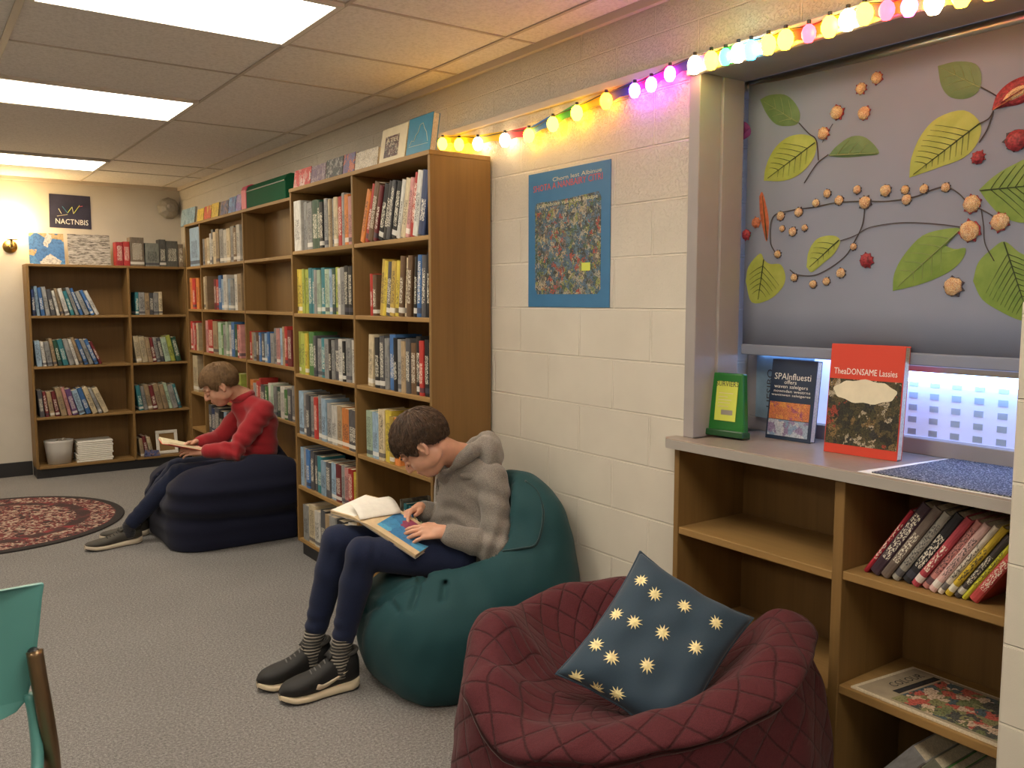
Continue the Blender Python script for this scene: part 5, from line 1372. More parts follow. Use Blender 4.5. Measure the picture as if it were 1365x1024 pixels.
def person(J, look, mats, label, h=.003, s=1.0, hairline=(-.02, .50, .048), grow=.012, strands=2600, base=None, hood=False, sock=True, seed=1, folds_on=(), crew=False):
    p = thing('person', label, 'person', base)
    f, l, u = look; c = J['head']
    allp = np.array([v for k, v in J.items() if isinstance(v, np.ndarray) and not k.startswith('toe')]); lo, hi = allp.min(0)-.17, allp.max(0)+.17; lo[2] = max(lo[2], -.01)
    # --- body: head, neck, arms, hands, trunk and legs in one surface
    F = Field(lo, hi, h)
    nb = J['neck']
    F.cap(c-f*.028*s-u*.055*s, nb, .045*s, .050*s, 0)
    F.cap(nb, J['chest'], .052*s, .070*s, .03)
    F.cap(J['chest'], J['pelvis'], .070, .070, .03)
    for q in 'LR':
        F.cap(nb, J['sh'+q], .040, .036, .02); F.chain([J['sh'+q], J['el'+q], J['wr'+q]], [.036, .030, .0215], .012)
        F.cap(J['pelvis'], J['hip'+q], .08, .068, .03); F.chain([J['hip'+q], J['kn'+q], J['an'+q]], [.064, .045, .030], .012)
        F.cap(J['an'+q]-V3(0, 0, .03), J['an'+q]+J['toe'+q]*.05-V3(0, 0, .085), .026, .014, .01)
    head_field(F, c, look, s)
    for q in 'LR':
        hd = J['hand'+q]; hand_field(F, J['wr'+q], *hd)
    F.build('body', mats['skin'], p, relax=1)
    # --- hair
    G = Field(c-.15*s, c+.15*s, .0025); hair_cap(G, c, look, s, hairline, grow, seed)
    ho = G.build('hair', mats['hair'], p)
    me2 = hair_strands(c, look, s, hairline, grow, strands, seed)
    me2.build('hair_locks', mats['hair'], ho, smooth=True)
    # --- brows and lashes
    for q in (1, -1):
        B = lambda a, b_, d: c+(f*a+l*b_*q+u*d)*s
        MB().tube(smooth_curve([B(.0885, .016, .012), B(.086, .034, .017), B(.074, .050, .010)], 4), [.0016*s]*4+[.0022*s]*4+[.001*s], 6).build('eyebrow', mats['hair'], p, smooth=True)
        MB().tube(smooth_curve([B(.0868, .020, -.018), B(.0885, .031, -.0195), B(.083, .044, -.017)], 4), .0011*s, 5).build('eyelash', mats['lash'], p, smooth=True)
    MB().tube(smooth_curve([c+(f*a+l*b_+u*d)*s for a, b_, d in ((.074, .021, -.0662), (.0885, .008, -.0655), (.0895, 0, -.066), (.0885, -.008, -.0655), (.074, -.021, -.0662))], 4), .0016*s, 5).build('mouth_line', mats['lip'], p, smooth=True)
    # --- top: one garment with hem and cuffs
    T = Field(lo, hi, h*1.25)
    sl = unit(J['shL']-J['shR']); ch, pv = J['chest'], J['pelvis']
    for q, sg in (('L', 1), ('R', -1)):
        T.chain([J['sh'+q]-sl*sg*.035+V3(0, 0, -.012), ch+sl*sg*.050, J['waist']+sl*sg*.052, pv+sl*sg*.06+V3(0, 0, .03)], [.062, .096, .094, .098], .05)
        T.cap(J['sh'+q], nb-V3(0, 0, .012), .062, .058, .03)
        w_ = J['wr'+q]; e_ = J['el'+q]; fw = unit(w_-e_)
        T.chain([J['sh'+q], e_, w_-fw*.035], [.066, .056, .042], .011)
    T.warp(lambda P: folds(P, folds_on, .0085, 95., 3)+.0045*wob(P, 24, 5)+.0026*wob(P, 58, 8))
    # neck opening
    nk = unit(c-f*.02-u*.06-nb)
    T.cap(nb+nk*.035, nb+nk*.14, .047*s, .060*s, .012, 'cut')
    T.cap(nb-V3(0, 0, .050), J['chest']+V3(0, 0, .02), .064*s, .098, .012)
    fo_ = unit(V3(f[0], f[1], 0)); T.cap(nb+fo_*.030-V3(0, 0, .055), J['chest']+fo_*.02, .050*s, .09, .012)
    T.limit('z', J['hem'], -1)
    for q in 'LR':
        w_ = J['wr'+q]; e_ = J['el'+q]; fw = unit(w_-e_)
        T.apply(lambda P: -(((w_-fw*.012)-P)@fw) + 0*P[..., 0] if False else np.maximum((w_-fw*.018-P)@fw*1.0, np.linalg.norm(P-w_, axis=-1)-.075), w_-.08, w_+.08, 0, 'cut', pad=.0) if False else None
    top = T.build(mats['top_name'], mats['top'], p)
    for q in 'LR':
        w_ = J['wr'+q]; e_ = J['el'+q]; fw = unit(w_-e_); K = Field(np.minimum(w_, e_)-.12, np.maximum(w_, e_)+.12, h)
        K.chain([w_-fw*.050, w_-fw*.012], [.036, .0325], 0)
        a = w_-fw*.004
        K.apply(lambda P: -((P-a)@fw), a-.07, a+.07, .004, 'cut')
        K.warp(lambda P: .0012*np.sin(np.arctan2((P-w_)@unit(np.cross(fw, V3(0, 0, 1))), (P-w_)@unit(np.cross(fw, np.cross(fw, V3(0, 0, 1)))))*22))
        K.build('cuff', mats['top'], top)
    if hood:
        Hd = Field(nb-.24, nb+.24, h*1.2); fo = unit(V3(f[0], f[1], 0)); lf = unit(np.cross(V3(0, 0, 1), fo)); z = V3(0, 0, 1)
        fr = lambda a, b_, d: nb+fo*a+lf*b_+z*d
        ring = [fr(.088, .014, -.070), fr(.066, .058, -.030), fr(.012, .084, .008), fr(-.045, .082, .048), fr(-.085, .045, .078), fr(-.098, .0, .088), fr(-.085, -.045, .078), fr(-.045, -.082, .048), fr(.012, -.084, .008), fr(.066, -.058, -.030), fr(.088, -.014, -.070)]
        Hd.chain(ring, [.016, .023, .027, .027, .022, .020, .022, .027, .027, .023, .016], .012)
        Hd.cap(fr(.05, 0, -.055), fr(-.03, 0, -.02), .052, .075, .02)
        Hd.ell(fr(-.112, 0, .015), (.048, .105, .088), [fo, lf, z], .025)
        Hd.chain([fr(-.01, .085, -.050), fr(-.09, .095, -.050), fr(-.135, 0, -.075), fr(-.09, -.095, -.050), fr(-.01, -.085, -.050)], [.012, .026, .028, .026, .012], .015)
        Hd.cap(fr(.0, 0, .075), fr(-.050, 0, .035), .048, .054, .015, 'cut')
        Hd.cap(nb+nk*.03, nb+nk*.16, .050*s, .066*s, .01, 'cut')
        Hd.warp(lambda P: .004*wob(P, 40, 11)+.0025*wob(P, 85, 12))
        Hd.build('hood', mats['top'], top)
        for q in (1, -1):
            MB().tube(smooth_curve([fr(.092, q*.016, -.050), fr(.100, q*.022, -.09), fr(.100, q*.026, -.14)], 4), .0028, 6).build('drawstring', mats['top'], top, smooth=True)
    if crew:
        fo = unit(V3(f[0], f[1], 0)); lf = unit(np.cross(V3(0, 0, 1), fo)); z = V3(0, 0, 1)
        K = Field(nb-.14, nb+.14, h); pts = [nb+fo*(.012+.050*math.cos(q))+lf*.058*math.sin(q)+z*(.012-.016*math.cos(q)) for q in np.linspace(0, 2*math.pi, 19)]
        K.chain(pts, [.022]*19, .006); K.build('collar', mats['top'], top)
    # --- trousers
    Q = Field(lo, hi, h*1.25)
    for q in 'LR':
        Q.cap(pv-V3(0, 0, .01), J['hip'+q], .100, .085, .03)
        kn, an = J['kn'+q], J['an'+q]; end = an+unit(kn-an)*J.get('trouser', .07)
        Q.chain([J['hip'+q], kn, kn+(end-kn)*.35, end], [.084, .061, .058, .043], .016)
    Q.warp(lambda P: folds(P, [(J['knL'], J['knL']-J['hipL'], .08), (J['knR'], J['knR']-J['hipR'], .08), (J['hipL'], J['knL']-J['hipL'], .1), (J['anL']+V3(0, 0, .12), V3(0, 0, 1), .07), (J['anR']+V3(0, 0, .12), V3(0, 0, 1), .07)], .003, 130., 4)+.0016*wob(P, 35, 6))
    Q.build('trousers', mats['trousers'], p)
    for q in 'LR':
        if sock:
            an, kn = J['an'+q], J['kn'+q]; d_ = unit(kn-an); K = Field(an-.14, an+.18, h)
            K.chain([an-V3(0, 0, .045), an, an+d_*J.get('trouser', .07)*1.25], [.036, .0385, .040], 0)
            K.warp(lambda P: .0016*np.sin(P[..., 2]*420+2*wob(P, 25, 2))); K.build('sock', mats['sock'], p)
    return p

lash = plain('dark_lash', (.03, .02, .015), .8); lip = plain('lip', (.42, .15, .12), .5)
def hairmat(name, a, bcol):
    mt, nt, bs = new_mat(name); v = coords(nt, scale=(1, 1, 1)); n = node(nt, 'ShaderNodeTexNoise', Scale=60.0, Detail=4.0); nt.links.new(v, n.inputs['Vector'])
    nt.links.new(ramp(nt, n.outputs['Fac'], [(.3, a), (.7, bcol)]), bs.inputs['Base Color']); bs.inputs['Roughness'].default_value = .48; bs.inputs['Specular IOR Level'].default_value = .35
    return mt

# ---------------- the boy in the grey hoodie
J2 = dict(head=V3(1.612, 2.885, .925), neck=V3(1.785, 2.865, .845), chest=V3(1.825, 2.865, .70), waist=V3(1.80, 2.86, .57), pelvis=V3(1.74, 2.86, .47),
          shL=V3(1.835, 2.725, .780), shR=V3(1.825, 2.995, .785), elL=V3(1.800, 2.640, .530), elR=V3(1.80, 3.03, .56), wrL=V3(1.622, 2.745, .602), wrR=V3(1.655, 2.985, .640),
          hipL=V3(1.70, 2.78, .475), hipR=V3(1.71, 2.95, .475), knL=V3(1.355, 2.885, .530), knR=V3(1.325, 3.04, .545), anL=V3(1.272, 2.935, .115), anR=V3(1.222, 3.085, .115))
J2['toeL'] = V3(-1, .03, 0); J2['toeR'] = V3(-1, .03, 0); J2['hem'] = .40; J2['trouser'] = .10
look2 = axes((-.79, .60), 50)
J2['handL'] = (V3(-.80, .52, .02), V3(-.35, -.45, .9), V3(.2, .5, .75), 1.0, (.28, .30, .34, .40), .10, 1.0, .2, .9)
J2['handR'] = (V3(-.88, -.30, -.05), V3(-.2, .35, .9), V3(.1, -.8, .5), .95, (.55, .6, .65, .7), .06, .8, .4, .9)
mats2 = dict(skin=M['skin'], hair=hairmat('dark_brown_hair', (.035, .02, .012), (.10, .058, .034)), lash=lash, lip=lip,
             top=cloth('grey_marl_fleece', (.215, .195, .175), 420, namt=.38, bstr=.3), top_name='hoodie', trousers=cloth('navy_jersey', (.010, .016, .046), 700, namt=.3, bstr=.15, sheen=.08), sock=striped('striped_sock', (.03, .03, .03), (.30, .27, .23), .0125))
P2 = person(J2, look2, mats2, 'boy in grey hoodie reading a large book on the teal beanbag', h=.003, s=1.10, base=V3(1.70, 2.86, 0), hood=True, seed=3, hairline=(-.020, .46, .030), grow=.013,
            folds_on=[(J2['elL'], J2['elL']-J2['shL'], .09), (J2['elL'], J2['wrL']-J2['elL'], .10), (J2['elR'], J2['wrR']-J2['elR'], .08), (J2['waist']+V3(-.08, -.06, 0), V3(.2, 0, 1), .12), (J2['shL']+V3(-.02, -.02, -.07), V3(.4, 0, 1), .08)])
SH2 = dict(upper=plain('black_shoe_upper', (.007, .007, .0075), .65, bscale=300, bstr=.2), sole=plain('cream_rubber_sole', (.66, .56, .40), .55), logo=plain('pale_tan_logo', (.62, .53, .40), .45), lace=plain('grey_lace', (.13, .125, .12), .8), collar=plain('grey_shoe_collar', (.06, .058, .055), .85))
shoe('shoe', V3(1.352, 2.938, 0), (-1, .05), .305, .112, SH2, P2, side=1, ankle=.150)
shoe('shoe', V3(1.305, 3.088, 0), (-1, .05), .290, .110, SH2, P2, side=-1, ankle=.150)

# ---------------- the boy in red
J1 = dict(head=V3(1.552, 5.285, .965), neck=V3(1.705, 5.275, .868), chest=V3(1.775, 5.265, .72), waist=V3(1.775, 5.26, .57), pelvis=V3(1.74, 5.25, .46),
          shL=V3(1.765, 5.135, .80), shR=V3(1.775, 5.405, .80), elL=V3(1.575, 5.095, .575), elR=V3(1.59, 5.46, .60), wrL=V3(1.415, 5.20, .575), wrR=V3(1.43, 5.385, .60),
          hipL=V3(1.66, 5.17, .44), hipR=V3(1.68, 5.34, .44), knL=V3(1.315, 5.355, .425), knR=V3(1.34, 5.50, .43), anL=V3(1.045, 5.485, .115), anR=V3(1.13, 5.66, .115))
J1['toeL'] = V3(-1, -.1, 0); J1['toeR'] = V3(-1, .05, 0); J1['hem'] = .42; J1['trouser'] = .03
look1 = axes((-.95, .22), 33)
J1['handL'] = (V3(-.80, .50, .05), V3(-.3, -.5, .8), V3(.1, .4, .8), .95, (.3, .32, .35, .4), .06, .9, .3, .9)
J1['handR'] = (V3(-.85, -.40, .0), V3(-.2, .5, .8), V3(.1, -.4, .8), .95, (.35, .4, .4, .45), .06, .9, .3, .9)
mats1 = dict(skin=M['skin'], hair=hairmat('sandy_hair', (.15, .085, .04), (.25, .15, .07)), lash=lash, lip=lip,
             top=cloth('crimson_jersey', (.33, .018, .026), 500, namt=.2, bstr=.25), top_name='sweater', trousers=cloth('dark_navy_cotton', (.010, .015, .040), 700, namt=.3, bstr=.15, sheen=.08), sock=cloth('dark_sock', (.02, .02, .025), 400))
P1 = person(J1, look1, mats1, 'boy in red sweater reading a small book on the navy beanbag', h=.004, s=1.10, base=V3(1.70, 5.25, 0), crew=True, seed=8, hairline=(-.022, .48, .036), grow=.011, strands=1800,
            folds_on=[(J1['elL'], J1['elL']-J1['shL'], .10), (J1['elL'], J1['wrL']-J1['elL'], .10), (J1['waist']+V3(-.06, -.08, 0), V3(.2, 0, 1), .13), (J1['shL']+V3(0, -.03, -.06), V3(.4, 0, 1), .09)])
SH1 = dict(upper=plain('dark_olive_shoe', (.045, .040, .032), .7, bscale=200, bstr=.2), sole=plain('pale_shoe_sole', (.55, .47, .36), .6), logo=plain('white_sole_mark', (.6, .58, .52), .5), lace=plain('dark_lace', (.02, .02, .02), .8), collar=plain('dark_shoe_collar', (.03, .028, .025), .85))
shoe('shoe', V3(1.118, 5.512, 0), (-1, -.13), .325, .110, SH1, P1, side=1, swoosh=False, ankle=.100)
shoe('shoe', V3(1.195, 5.665, 0), (-1, .02), .285, .102, SH1, P1, side=-1, swoosh=False, ankle=.100)

# ------------------------------------------------------------------ books in their hands
def page_grid(T, w_, h_, side, seed, lift=.016, n=14):
    """top page of a half-open book, arching up out of the gutter"""
    P = []
    for i in range(n+1):
        a = i/n; z = lift*(1-math.exp(-a*7))*(1-.45*a)
        P.append([T(side*a*w_, h_*j/6, z) for j in range(7)])
    return P
def open_book(label, spine, along, half_a, half_b, wab, h_, cover_mt, page_mt, pic=None, flip=False, th=.012):
    """spine point at the head of the book, along = towards the reader, half_a / half_b = directions of the two halves"""
    t = thing('open_book', label, 'book', spine)
    al = unit(along)
    for nm, hd, sg in (('left', half_a, 1), ('right', half_b, -1)):
        w_ = wab[0] if nm == 'left' else wab[1]
        ex = unit(hd); T0 = local(spine, ex, al); ez = np.array(T0(0, 0, 1))-np.array(T0(0, 0, 0)); 
        k = 1 if ez[2] > 0 else -1
        T = lambda u, v, w, T0=T0, k=k: T0(u, v, w*k)
        b = MB(); slab(b, T, -.002, -.004, -.0025, w_+.005, h_+.004, 0); b.build('cover', cover_mt, t, bev=.001)
        P = []; n = 14
        rows_ = []
        for i in range(n+1):
            a = i/n; z = th*(1-math.exp(-a*9))+.001
            rows_.append((a*w_, z))
        prof = rows_+[(w_, .0005), (0, .0005)]
        b = MB(); m_ = len(prof); b.add([T(u, 0, z) for u, z in prof]+[T(u, h_, z) for u, z in prof], [tuple(range(m_)), tuple(range(2*m_-1, m_-1, -1))]+[(i, i+m_, (i+1) % m_+m_, (i+1) % m_) for i in range(m_)])
        o = b.build('page_block', page_mt, t)
        if pic and pic.get(nm):
            b = MB(); b.grid([[T(u, h_*v, z+.0006) for v in np.linspace(*pic[nm][1], 6)] for u, z in rows_[3:]]); b.build('page_picture', pic[nm][0], o, smooth=True)
    return t
M['pic_blue'] = collage('blue_page_picture', [(.06, .26, .50), (.08, .32, .56), (.05, .20, .42), (.10, .38, .60), (.30, .06, .12)], 14, 20, lines=.2)
M['greycover'] = plain('grey_card_cover', (.20, .18, .16), .6); M['tan_page'] = plain('tan_page', (.62, .47, .28), .7, nscale=30, namt=.1)
A = at(480, 697, 'y', 2.945); Nn = at(553, 745, 'y', 2.735); Ff = at(441, 686, 'y', 3.115)
along = unit((.80, .50, .16))
bk = open_book('large open picture book with white and blue pages on the hoodie boy\'s lap', A+V3(0, 0, .004), along, Nn-A, Ff-A, (float(np.linalg.norm(Nn-A)), float(np.linalg.norm(Ff-A))), .185, M['greycover'], M['tan_page'], {'right': (M['paper'], (.03, .97)), 'left': (M['pic_blue'], (.15, .9))})
# page lifting out of the gutter
ex = unit(at(462, 676, 'y', 3.06)-A); T0 = local(A+V3(0, 0, .012), ex, along); k = 1 if np.array(T0(0, 0, 1))[2]-A[2] > 0 else -1
g = [[T0(.115*i/10, .18*j/6, k*(.020*math.sin(i/10*2.6))) for j in range(7)] for i in range(11)]
o = MB().grid(g).build('turning_page', M['paper'], bk, smooth=True); so = o.modifiers.new('thickness', 'SOLIDIFY'); so.thickness = .0008
M['bright_page'] = plain('pale_yellow_page', (.80, .72, .48), .7)
S1 = V3(1.215, 5.30, .625)
open_book('small open book with pale yellow pages held by the boy in red', S1, unit((.93, .06, -.28)), unit((.05, -1, .12)), unit((.05, 1, .12)), (.12, .12), .20, M['red_cover'], M['bright_page'])

# ------------------------------------------------------------------ beanbags
def boy_field(J, lo, hi, h):
    F = Field(lo, hi, h); sl = unit(J['shL']-J['shR'])
    for q, sg in (('L', 1), ('R', -1)):
        F.cap(J['pelvis'], J['hip'+q], .105, .088, .03); F.chain([J['hip'+q], J['kn'+q], J['an'+q]], [.086, .064, .050], .02)
        F.chain([J['chest']+sl*sg*.05, J['waist']+sl*sg*.055, J['pelvis']+sl*sg*.06+V3(0, 0, .03)], [.104, .102, .104], .04)
        F.chain([J['sh'+q], J['el'+q], J['wr'+q]], [.07, .06, .05], .02)
    return F
# teal: leans on the wall and the bookcase end
lo, hi = V3(1.30, 2.36, -.02), V3(2.15, 3.16, .86)
F = Field(lo, hi, .007)
F.ell((1.79, 2.83, .225), (.44, .36, .30), None, 0)
F.sbox((1.395, 2.535, -.05), (2.10, 3.11, .40), .17, .10)
F.ell((1.96, 2.73, .56), (.155, .27, .24), None, .13)
F.ell((1.90, 2.60, .38), (.22, .20, .22), None, .08)
F.minus(boy_field(J2, lo, hi, .01), .004, .035)
F.limit('x', 2.095, 1); F.limit('y', 3.122, 1); F.limit('z', .0, -1)
def crease(F, pxs, r, k, t0=1.5, push=-.004):
    pts = [F.hit(x, y, t0, push=push) for x, y in pxs]; pts = [p for p in pts if p is not None]
    if len(pts) > 1: F.chain(pts, [r]*len(pts), k, 'cut')
    return pts
seam_top = [F.hit(x, y, 1.5, push=.001) for x, y in ((700, 641), (716, 655), (724, 680), (722, 705), (714, 726), (696, 731), (670, 735))]
F.warp(lambda P: .006*wob(P, 9, 21)+.0048*wob(P*np.array([1, 1, .55], np.float32), 26, 22)*np.clip(P[..., 2]*5-.3, 0, 1)+.0018*wob(P, 60, 23))
for c_ in ([(488, 815), (505, 806), (535, 786), (565, 770), (600, 752)], [(560, 772), (556, 790), (548, 812)], [(592, 755), (594, 778), (590, 800)], [(520, 800), (530, 815)]):
    crease(F, c_, .008, .016)
M['teal_bag'] = cloth('teal_cotton_drill', (.011, .056, .066), 900, rough=.7, namt=.15, bstr=.2, sheen=.06, fold=.35)
t = thing('beanbag', 'teal beanbag slumped between the wall and the bookcase end, boy in hoodie sitting on it', 'beanbag', (1.78, 2.80, 0), 'beanbags')
F.build('bag', M['teal_bag'], t)
pts = [p for p in seam_top if p is not None]
if len(pts) > 2: MB().tube(smooth_curve(pts, 5), .004, 6).build('piping', cloth('dark_teal_piping', (.008, .035, .04), 700), t, smooth=True)
# navy: tucked against the recessed bookcase
lo, hi = V3(1.08, 4.92, -.02), V3(1.98, 5.98, .66)
F = Field(lo, hi, .009)
F.sbox((1.19, 5.04, -.12), (2.10, 5.86, .46), .20, 0)
F.ell((1.80, 5.42, .36), (.26, .36, .22), None, .10)
F.ell((1.68, 5.075, .36), (.36, .125, .19), None, .08)
F.ell((1.40, 5.14, .34), (.20, .16, .15), None, .08)
F.warp(lambda P: .010*np.sin(P[..., 2]*46+1.2*wob(P, 5, 33))*np.clip((P[..., 2]-.04)*8, 0, 1)*np.clip((.44-P[..., 2])*10, 0, 1)+.008*wob(P, 8, 31))
F.minus(boy_field(J1, lo, hi, .012), .004, .03)
F.limit('x', 1.934, 1); F.limit('z', 0, -1)
M['navy_bag'] = cloth('navy_cotton_bag', (.008, .010, .028), 700, rough=.85, namt=.2, bstr=.25, sheen=.06, fold=.35)
t = thing('beanbag', 'round navy beanbag in front of the far bookcase, boy in red sitting on it', 'beanbag', (1.58, 5.4, 0), 'beanbags')
F.build('bag', M['navy_bag'], t)

# maroon quilted bag: polar grid with its own cloth coordinates
def quilt():
    mt, nt, bs = new_mat('maroon_quilted_cotton')
    uv = nt.nodes.new('ShaderNodeUVMap'); uv.uv_map = 'cloth'; sp = nt.nodes.new('ShaderNodeSeparateXYZ'); nt.links.new(uv.outputs[0], sp.inputs[0])
    tc = nt.nodes.new('ShaderNodeTexCoord'); nz = node(nt, 'ShaderNodeTexNoise', Scale=7.0, Detail=3.0); nt.links.new(tc.outputs['Object'], nz.inputs['Vector'])
    nf = node(nt, 'ShaderNodeTexNoise', Scale=110.0, Detail=2.0); nt.links.new(tc.outputs['Object'], nf.inputs['Vector'])
    j = math_n(nt, 'ADD', math_n(nt, 'MULTIPLY', math_n(nt, 'SUBTRACT', nz.outputs['Fac'], .5), .20), math_n(nt, 'MULTIPLY', math_n(nt, 'SUBTRACT', nf.outputs['Fac'], .5), .07))
    ds = []
    for op in ('ADD', 'SUBTRACT'):
        a = math_n(nt, op, sp.outputs['X'], sp.outputs['Y']); a = math_n(nt, 'FRACT', math_n(nt, 'ADD', math_n(nt, 'ADD', a, j), 100.0))
        ds.append(math_n(nt, 'ABSOLUTE', math_n(nt, 'SUBTRACT', a, .5)))
    d = math_n(nt, 'SUBTRACT', .5, math_n(nt, 'MAXIMUM', ds[0], ds[1]))       # 0 on a stitched line
    stitch = ramp(nt, d, [(.022, (1, 1, 1)), (.055, (0, 0, 0))])
    n = node(nt, 'ShaderNodeTexNoise', Scale=500.0, Detail=2.0); nt.links.new(tc.outputs['Object'], n.inputs['Vector'])
    c = ramp(nt, n.outputs['Fac'], [(.35, (.060, .0095, .014)), (.65, (.090, .015, .021))])
    c = mixc(nt, math_n(nt, 'MULTIPLY', stitch, .75), c, (.028, .004, .006))
    nt.links.new(c, bs.inputs['Base Color']); bs.inputs['Roughness'].default_value = .8; bs.inputs['Sheen Weight'].default_value = .06; bs.inputs['Specular IOR Level'].default_value = .25
    puff = ramp(nt, d, [(0, (0, 0, 0)), (.06, (.55, .55, .55)), (.2, (.9, .9, .9)), (.4, (1, 1, 1))])
    wr = node(nt, 'ShaderNodeTexNoise', Scale=16.0, Detail=4.0, Distortion=1.5); nt.links.new(tc.outputs['Object'], wr.inputs['Vector'])
    bump(nt, bs, math_n(nt, 'ADD', puff, math_n(nt, 'MULTIPLY', wr.outputs['Fac'], .8)), .7, .006)
    return mt
M['quilt'] = quilt()
bc = V3(1.555, 1.655, 0)
def per(x, keys):
    """periodic smooth interpolation of (degrees, value)"""
    k = sorted(keys); xs = [a for a, _ in k]; vs = [b_ for _, b_ in k]
    xs = [xs[-1]-360]+xs+[xs[0]+360]; vs = [vs[-1]]+vs+[vs[0]]
    x = x % 360
    i = max(j for j in range(len(xs)-1) if xs[j] <= x+1e-9); t_ = (x-xs[i])/(xs[i+1]-xs[i]); t_ = t_*t_*(3-2*t_)
    return vs[i]*(1-t_)+vs[i+1]*t_
# azimuth from +x: 46 back towards the corner, 136 left, 226 towards the viewer, 316 right
RIMH = [(20, .50), (46, .60), (70, .585), (100, .56), (136, .61), (165, .54), (190, .465), (215, .50), (240, .545), (270, .585), (300, .615), (328, .63), (352, .50)]
RIMR = [(20, .39), (46, .40), (90, .40), (136, .37), (170, .40), (226, .395), (270, .395), (300, .40), (328, .44), (352, .39)]
OUTR = [(0, .50), (46, .47), (90, .47), (136, .47), (180, .50), (226, .50), (270, .485), (300, .52), (328, .575), (345, .53)]
FLAP = [(20, 0), (60, 0), (110, 0), (150, .3), (180, .8), (210, 1), (250, 1), (290, 1), (325, 1), (345, .3)]
nu, nv = 300, 150
prof_v = np.linspace(0, 1, nv)
G = np.zeros((nv, nu, 3)); UVc = np.zeros((nv, nu+1, 2))
for j in range(nu+1):
    th = 360*j/nu; a = math.radians(th); H = per(th, RIMH); Rr = per(th, RIMR); Ro = per(th, OUTR); fl = per(th, FLAP)
    seat = .395
    key = [(0.0, 0.0), (.30, .0), (.92*Ro, .004), (.985*Ro, .04), (Ro, .14), (Ro*.985, .28), (Ro*.965-.02*fl, H-.17), (Rr+.062-.016*fl, H-.085+.018*fl), (Rr+.062+.010*fl, H-.065+.020*fl), (Rr+.040+.012*fl, H-.020), (Rr, H), (Rr-.05, H-.010), (Rr-.12, H*.6+seat*.4), (.16, seat+.03), (.08, seat+.004), (0, seat)]
    cur = np.array(smooth_curve([(r_, z_, 0) for r_, z_ in key], 10))[:, :2]
    sl_ = np.concatenate([[0], np.cumsum(np.linalg.norm(np.diff(cur, axis=0), axis=1))]); tt = np.linspace(0, sl_[-1], nv)
    rr = np.interp(tt, sl_, cur[:, 0]); zz = np.interp(tt, sl_, cur[:, 1])
    cell = .052
    UVc[:, j, 0] = (a*.42)/cell/2*1.0; UVc[:, j, 1] = tt/cell/2
    if j < nu:
        G[:, j, 0] = bc[0]+rr*math.cos(a); G[:, j, 1] = bc[1]+rr*math.sin(a); G[:, j, 2] = np.maximum(zz, 0)
per_cells = round(2*math.pi*.42/.052/2); UVc[:, :, 0] *= per_cells/(2*math.pi*.42/.052/2)
P = G.reshape(-1, 3).astype(np.float32)
up_ = np.clip(P[:, 2]/.1, 0, 1)
nrm = (P-np.array([bc[0], bc[1], .3], np.float32)); nrm /= np.linalg.norm(nrm, axis=1)[:, None]+1e-6
dsp = (.012*wob(P, 9, 51)+.007*wob(P, 20, 52)+.004*wob(P, 42, 53))*up_
P = P+nrm*dsp[:, None]
P[:, 2] = np.maximum(P[:, 2], 0)
P[:, 0] = np.minimum(P[:, 0], 2.048+.010*np.tanh((P[:, 0]-2.048)*10))
G = P.reshape(nv, nu, 3)
me = bpy.data.meshes.new('bag')
fs = [(i*nu+j, i*nu+(j+1) % nu, (i+1)*nu+(j+1) % nu, (i+1)*nu+j) for i in range(nv-1) for j in range(nu)]
me.from_pydata(G.reshape(-1, 3).tolist(), [], fs)
uvl = me.uv_layers.new(name='cloth'); uvs = np.array([UVc[i+di, j+dj] for i in range(nv-1) for j in range(nu) for di, dj in ((0, 0), (0, 1), (1, 1), (1, 0))])
uvl.data.foreach_set('uv', uvs.ravel())
t = thing('beanbag', 'maroon quilted beanbag in front of the window shelf unit, starry cushion on it', 'beanbag', bc, 'beanbags')
link('bag', me, M['quilt'], t, smooth=True)
# piping seam under the rolled near edge
pts = []
iv = None
for j in range(int(nu*165/360), int(nu*345/360), 4):
    col_ = G[:, j]; rr = np.linalg.norm(col_[:, :2]-bc[:2], axis=1); H = per(360*j/nu, RIMH)
    i = int(np.argmin(np.abs(col_[:, 2]-(H-.071))+(np.arange(nv) > np.argmax(col_[:, 2]))*9)); d_ = col_[i]-bc; d_[2] = 0; pts.append(col_[i]+unit(d_)*.001)
MB().tube(pts, .0045, 6).build('piping', cloth('dark_maroon_piping', (.04, .008, .010), 700), t, smooth=True)

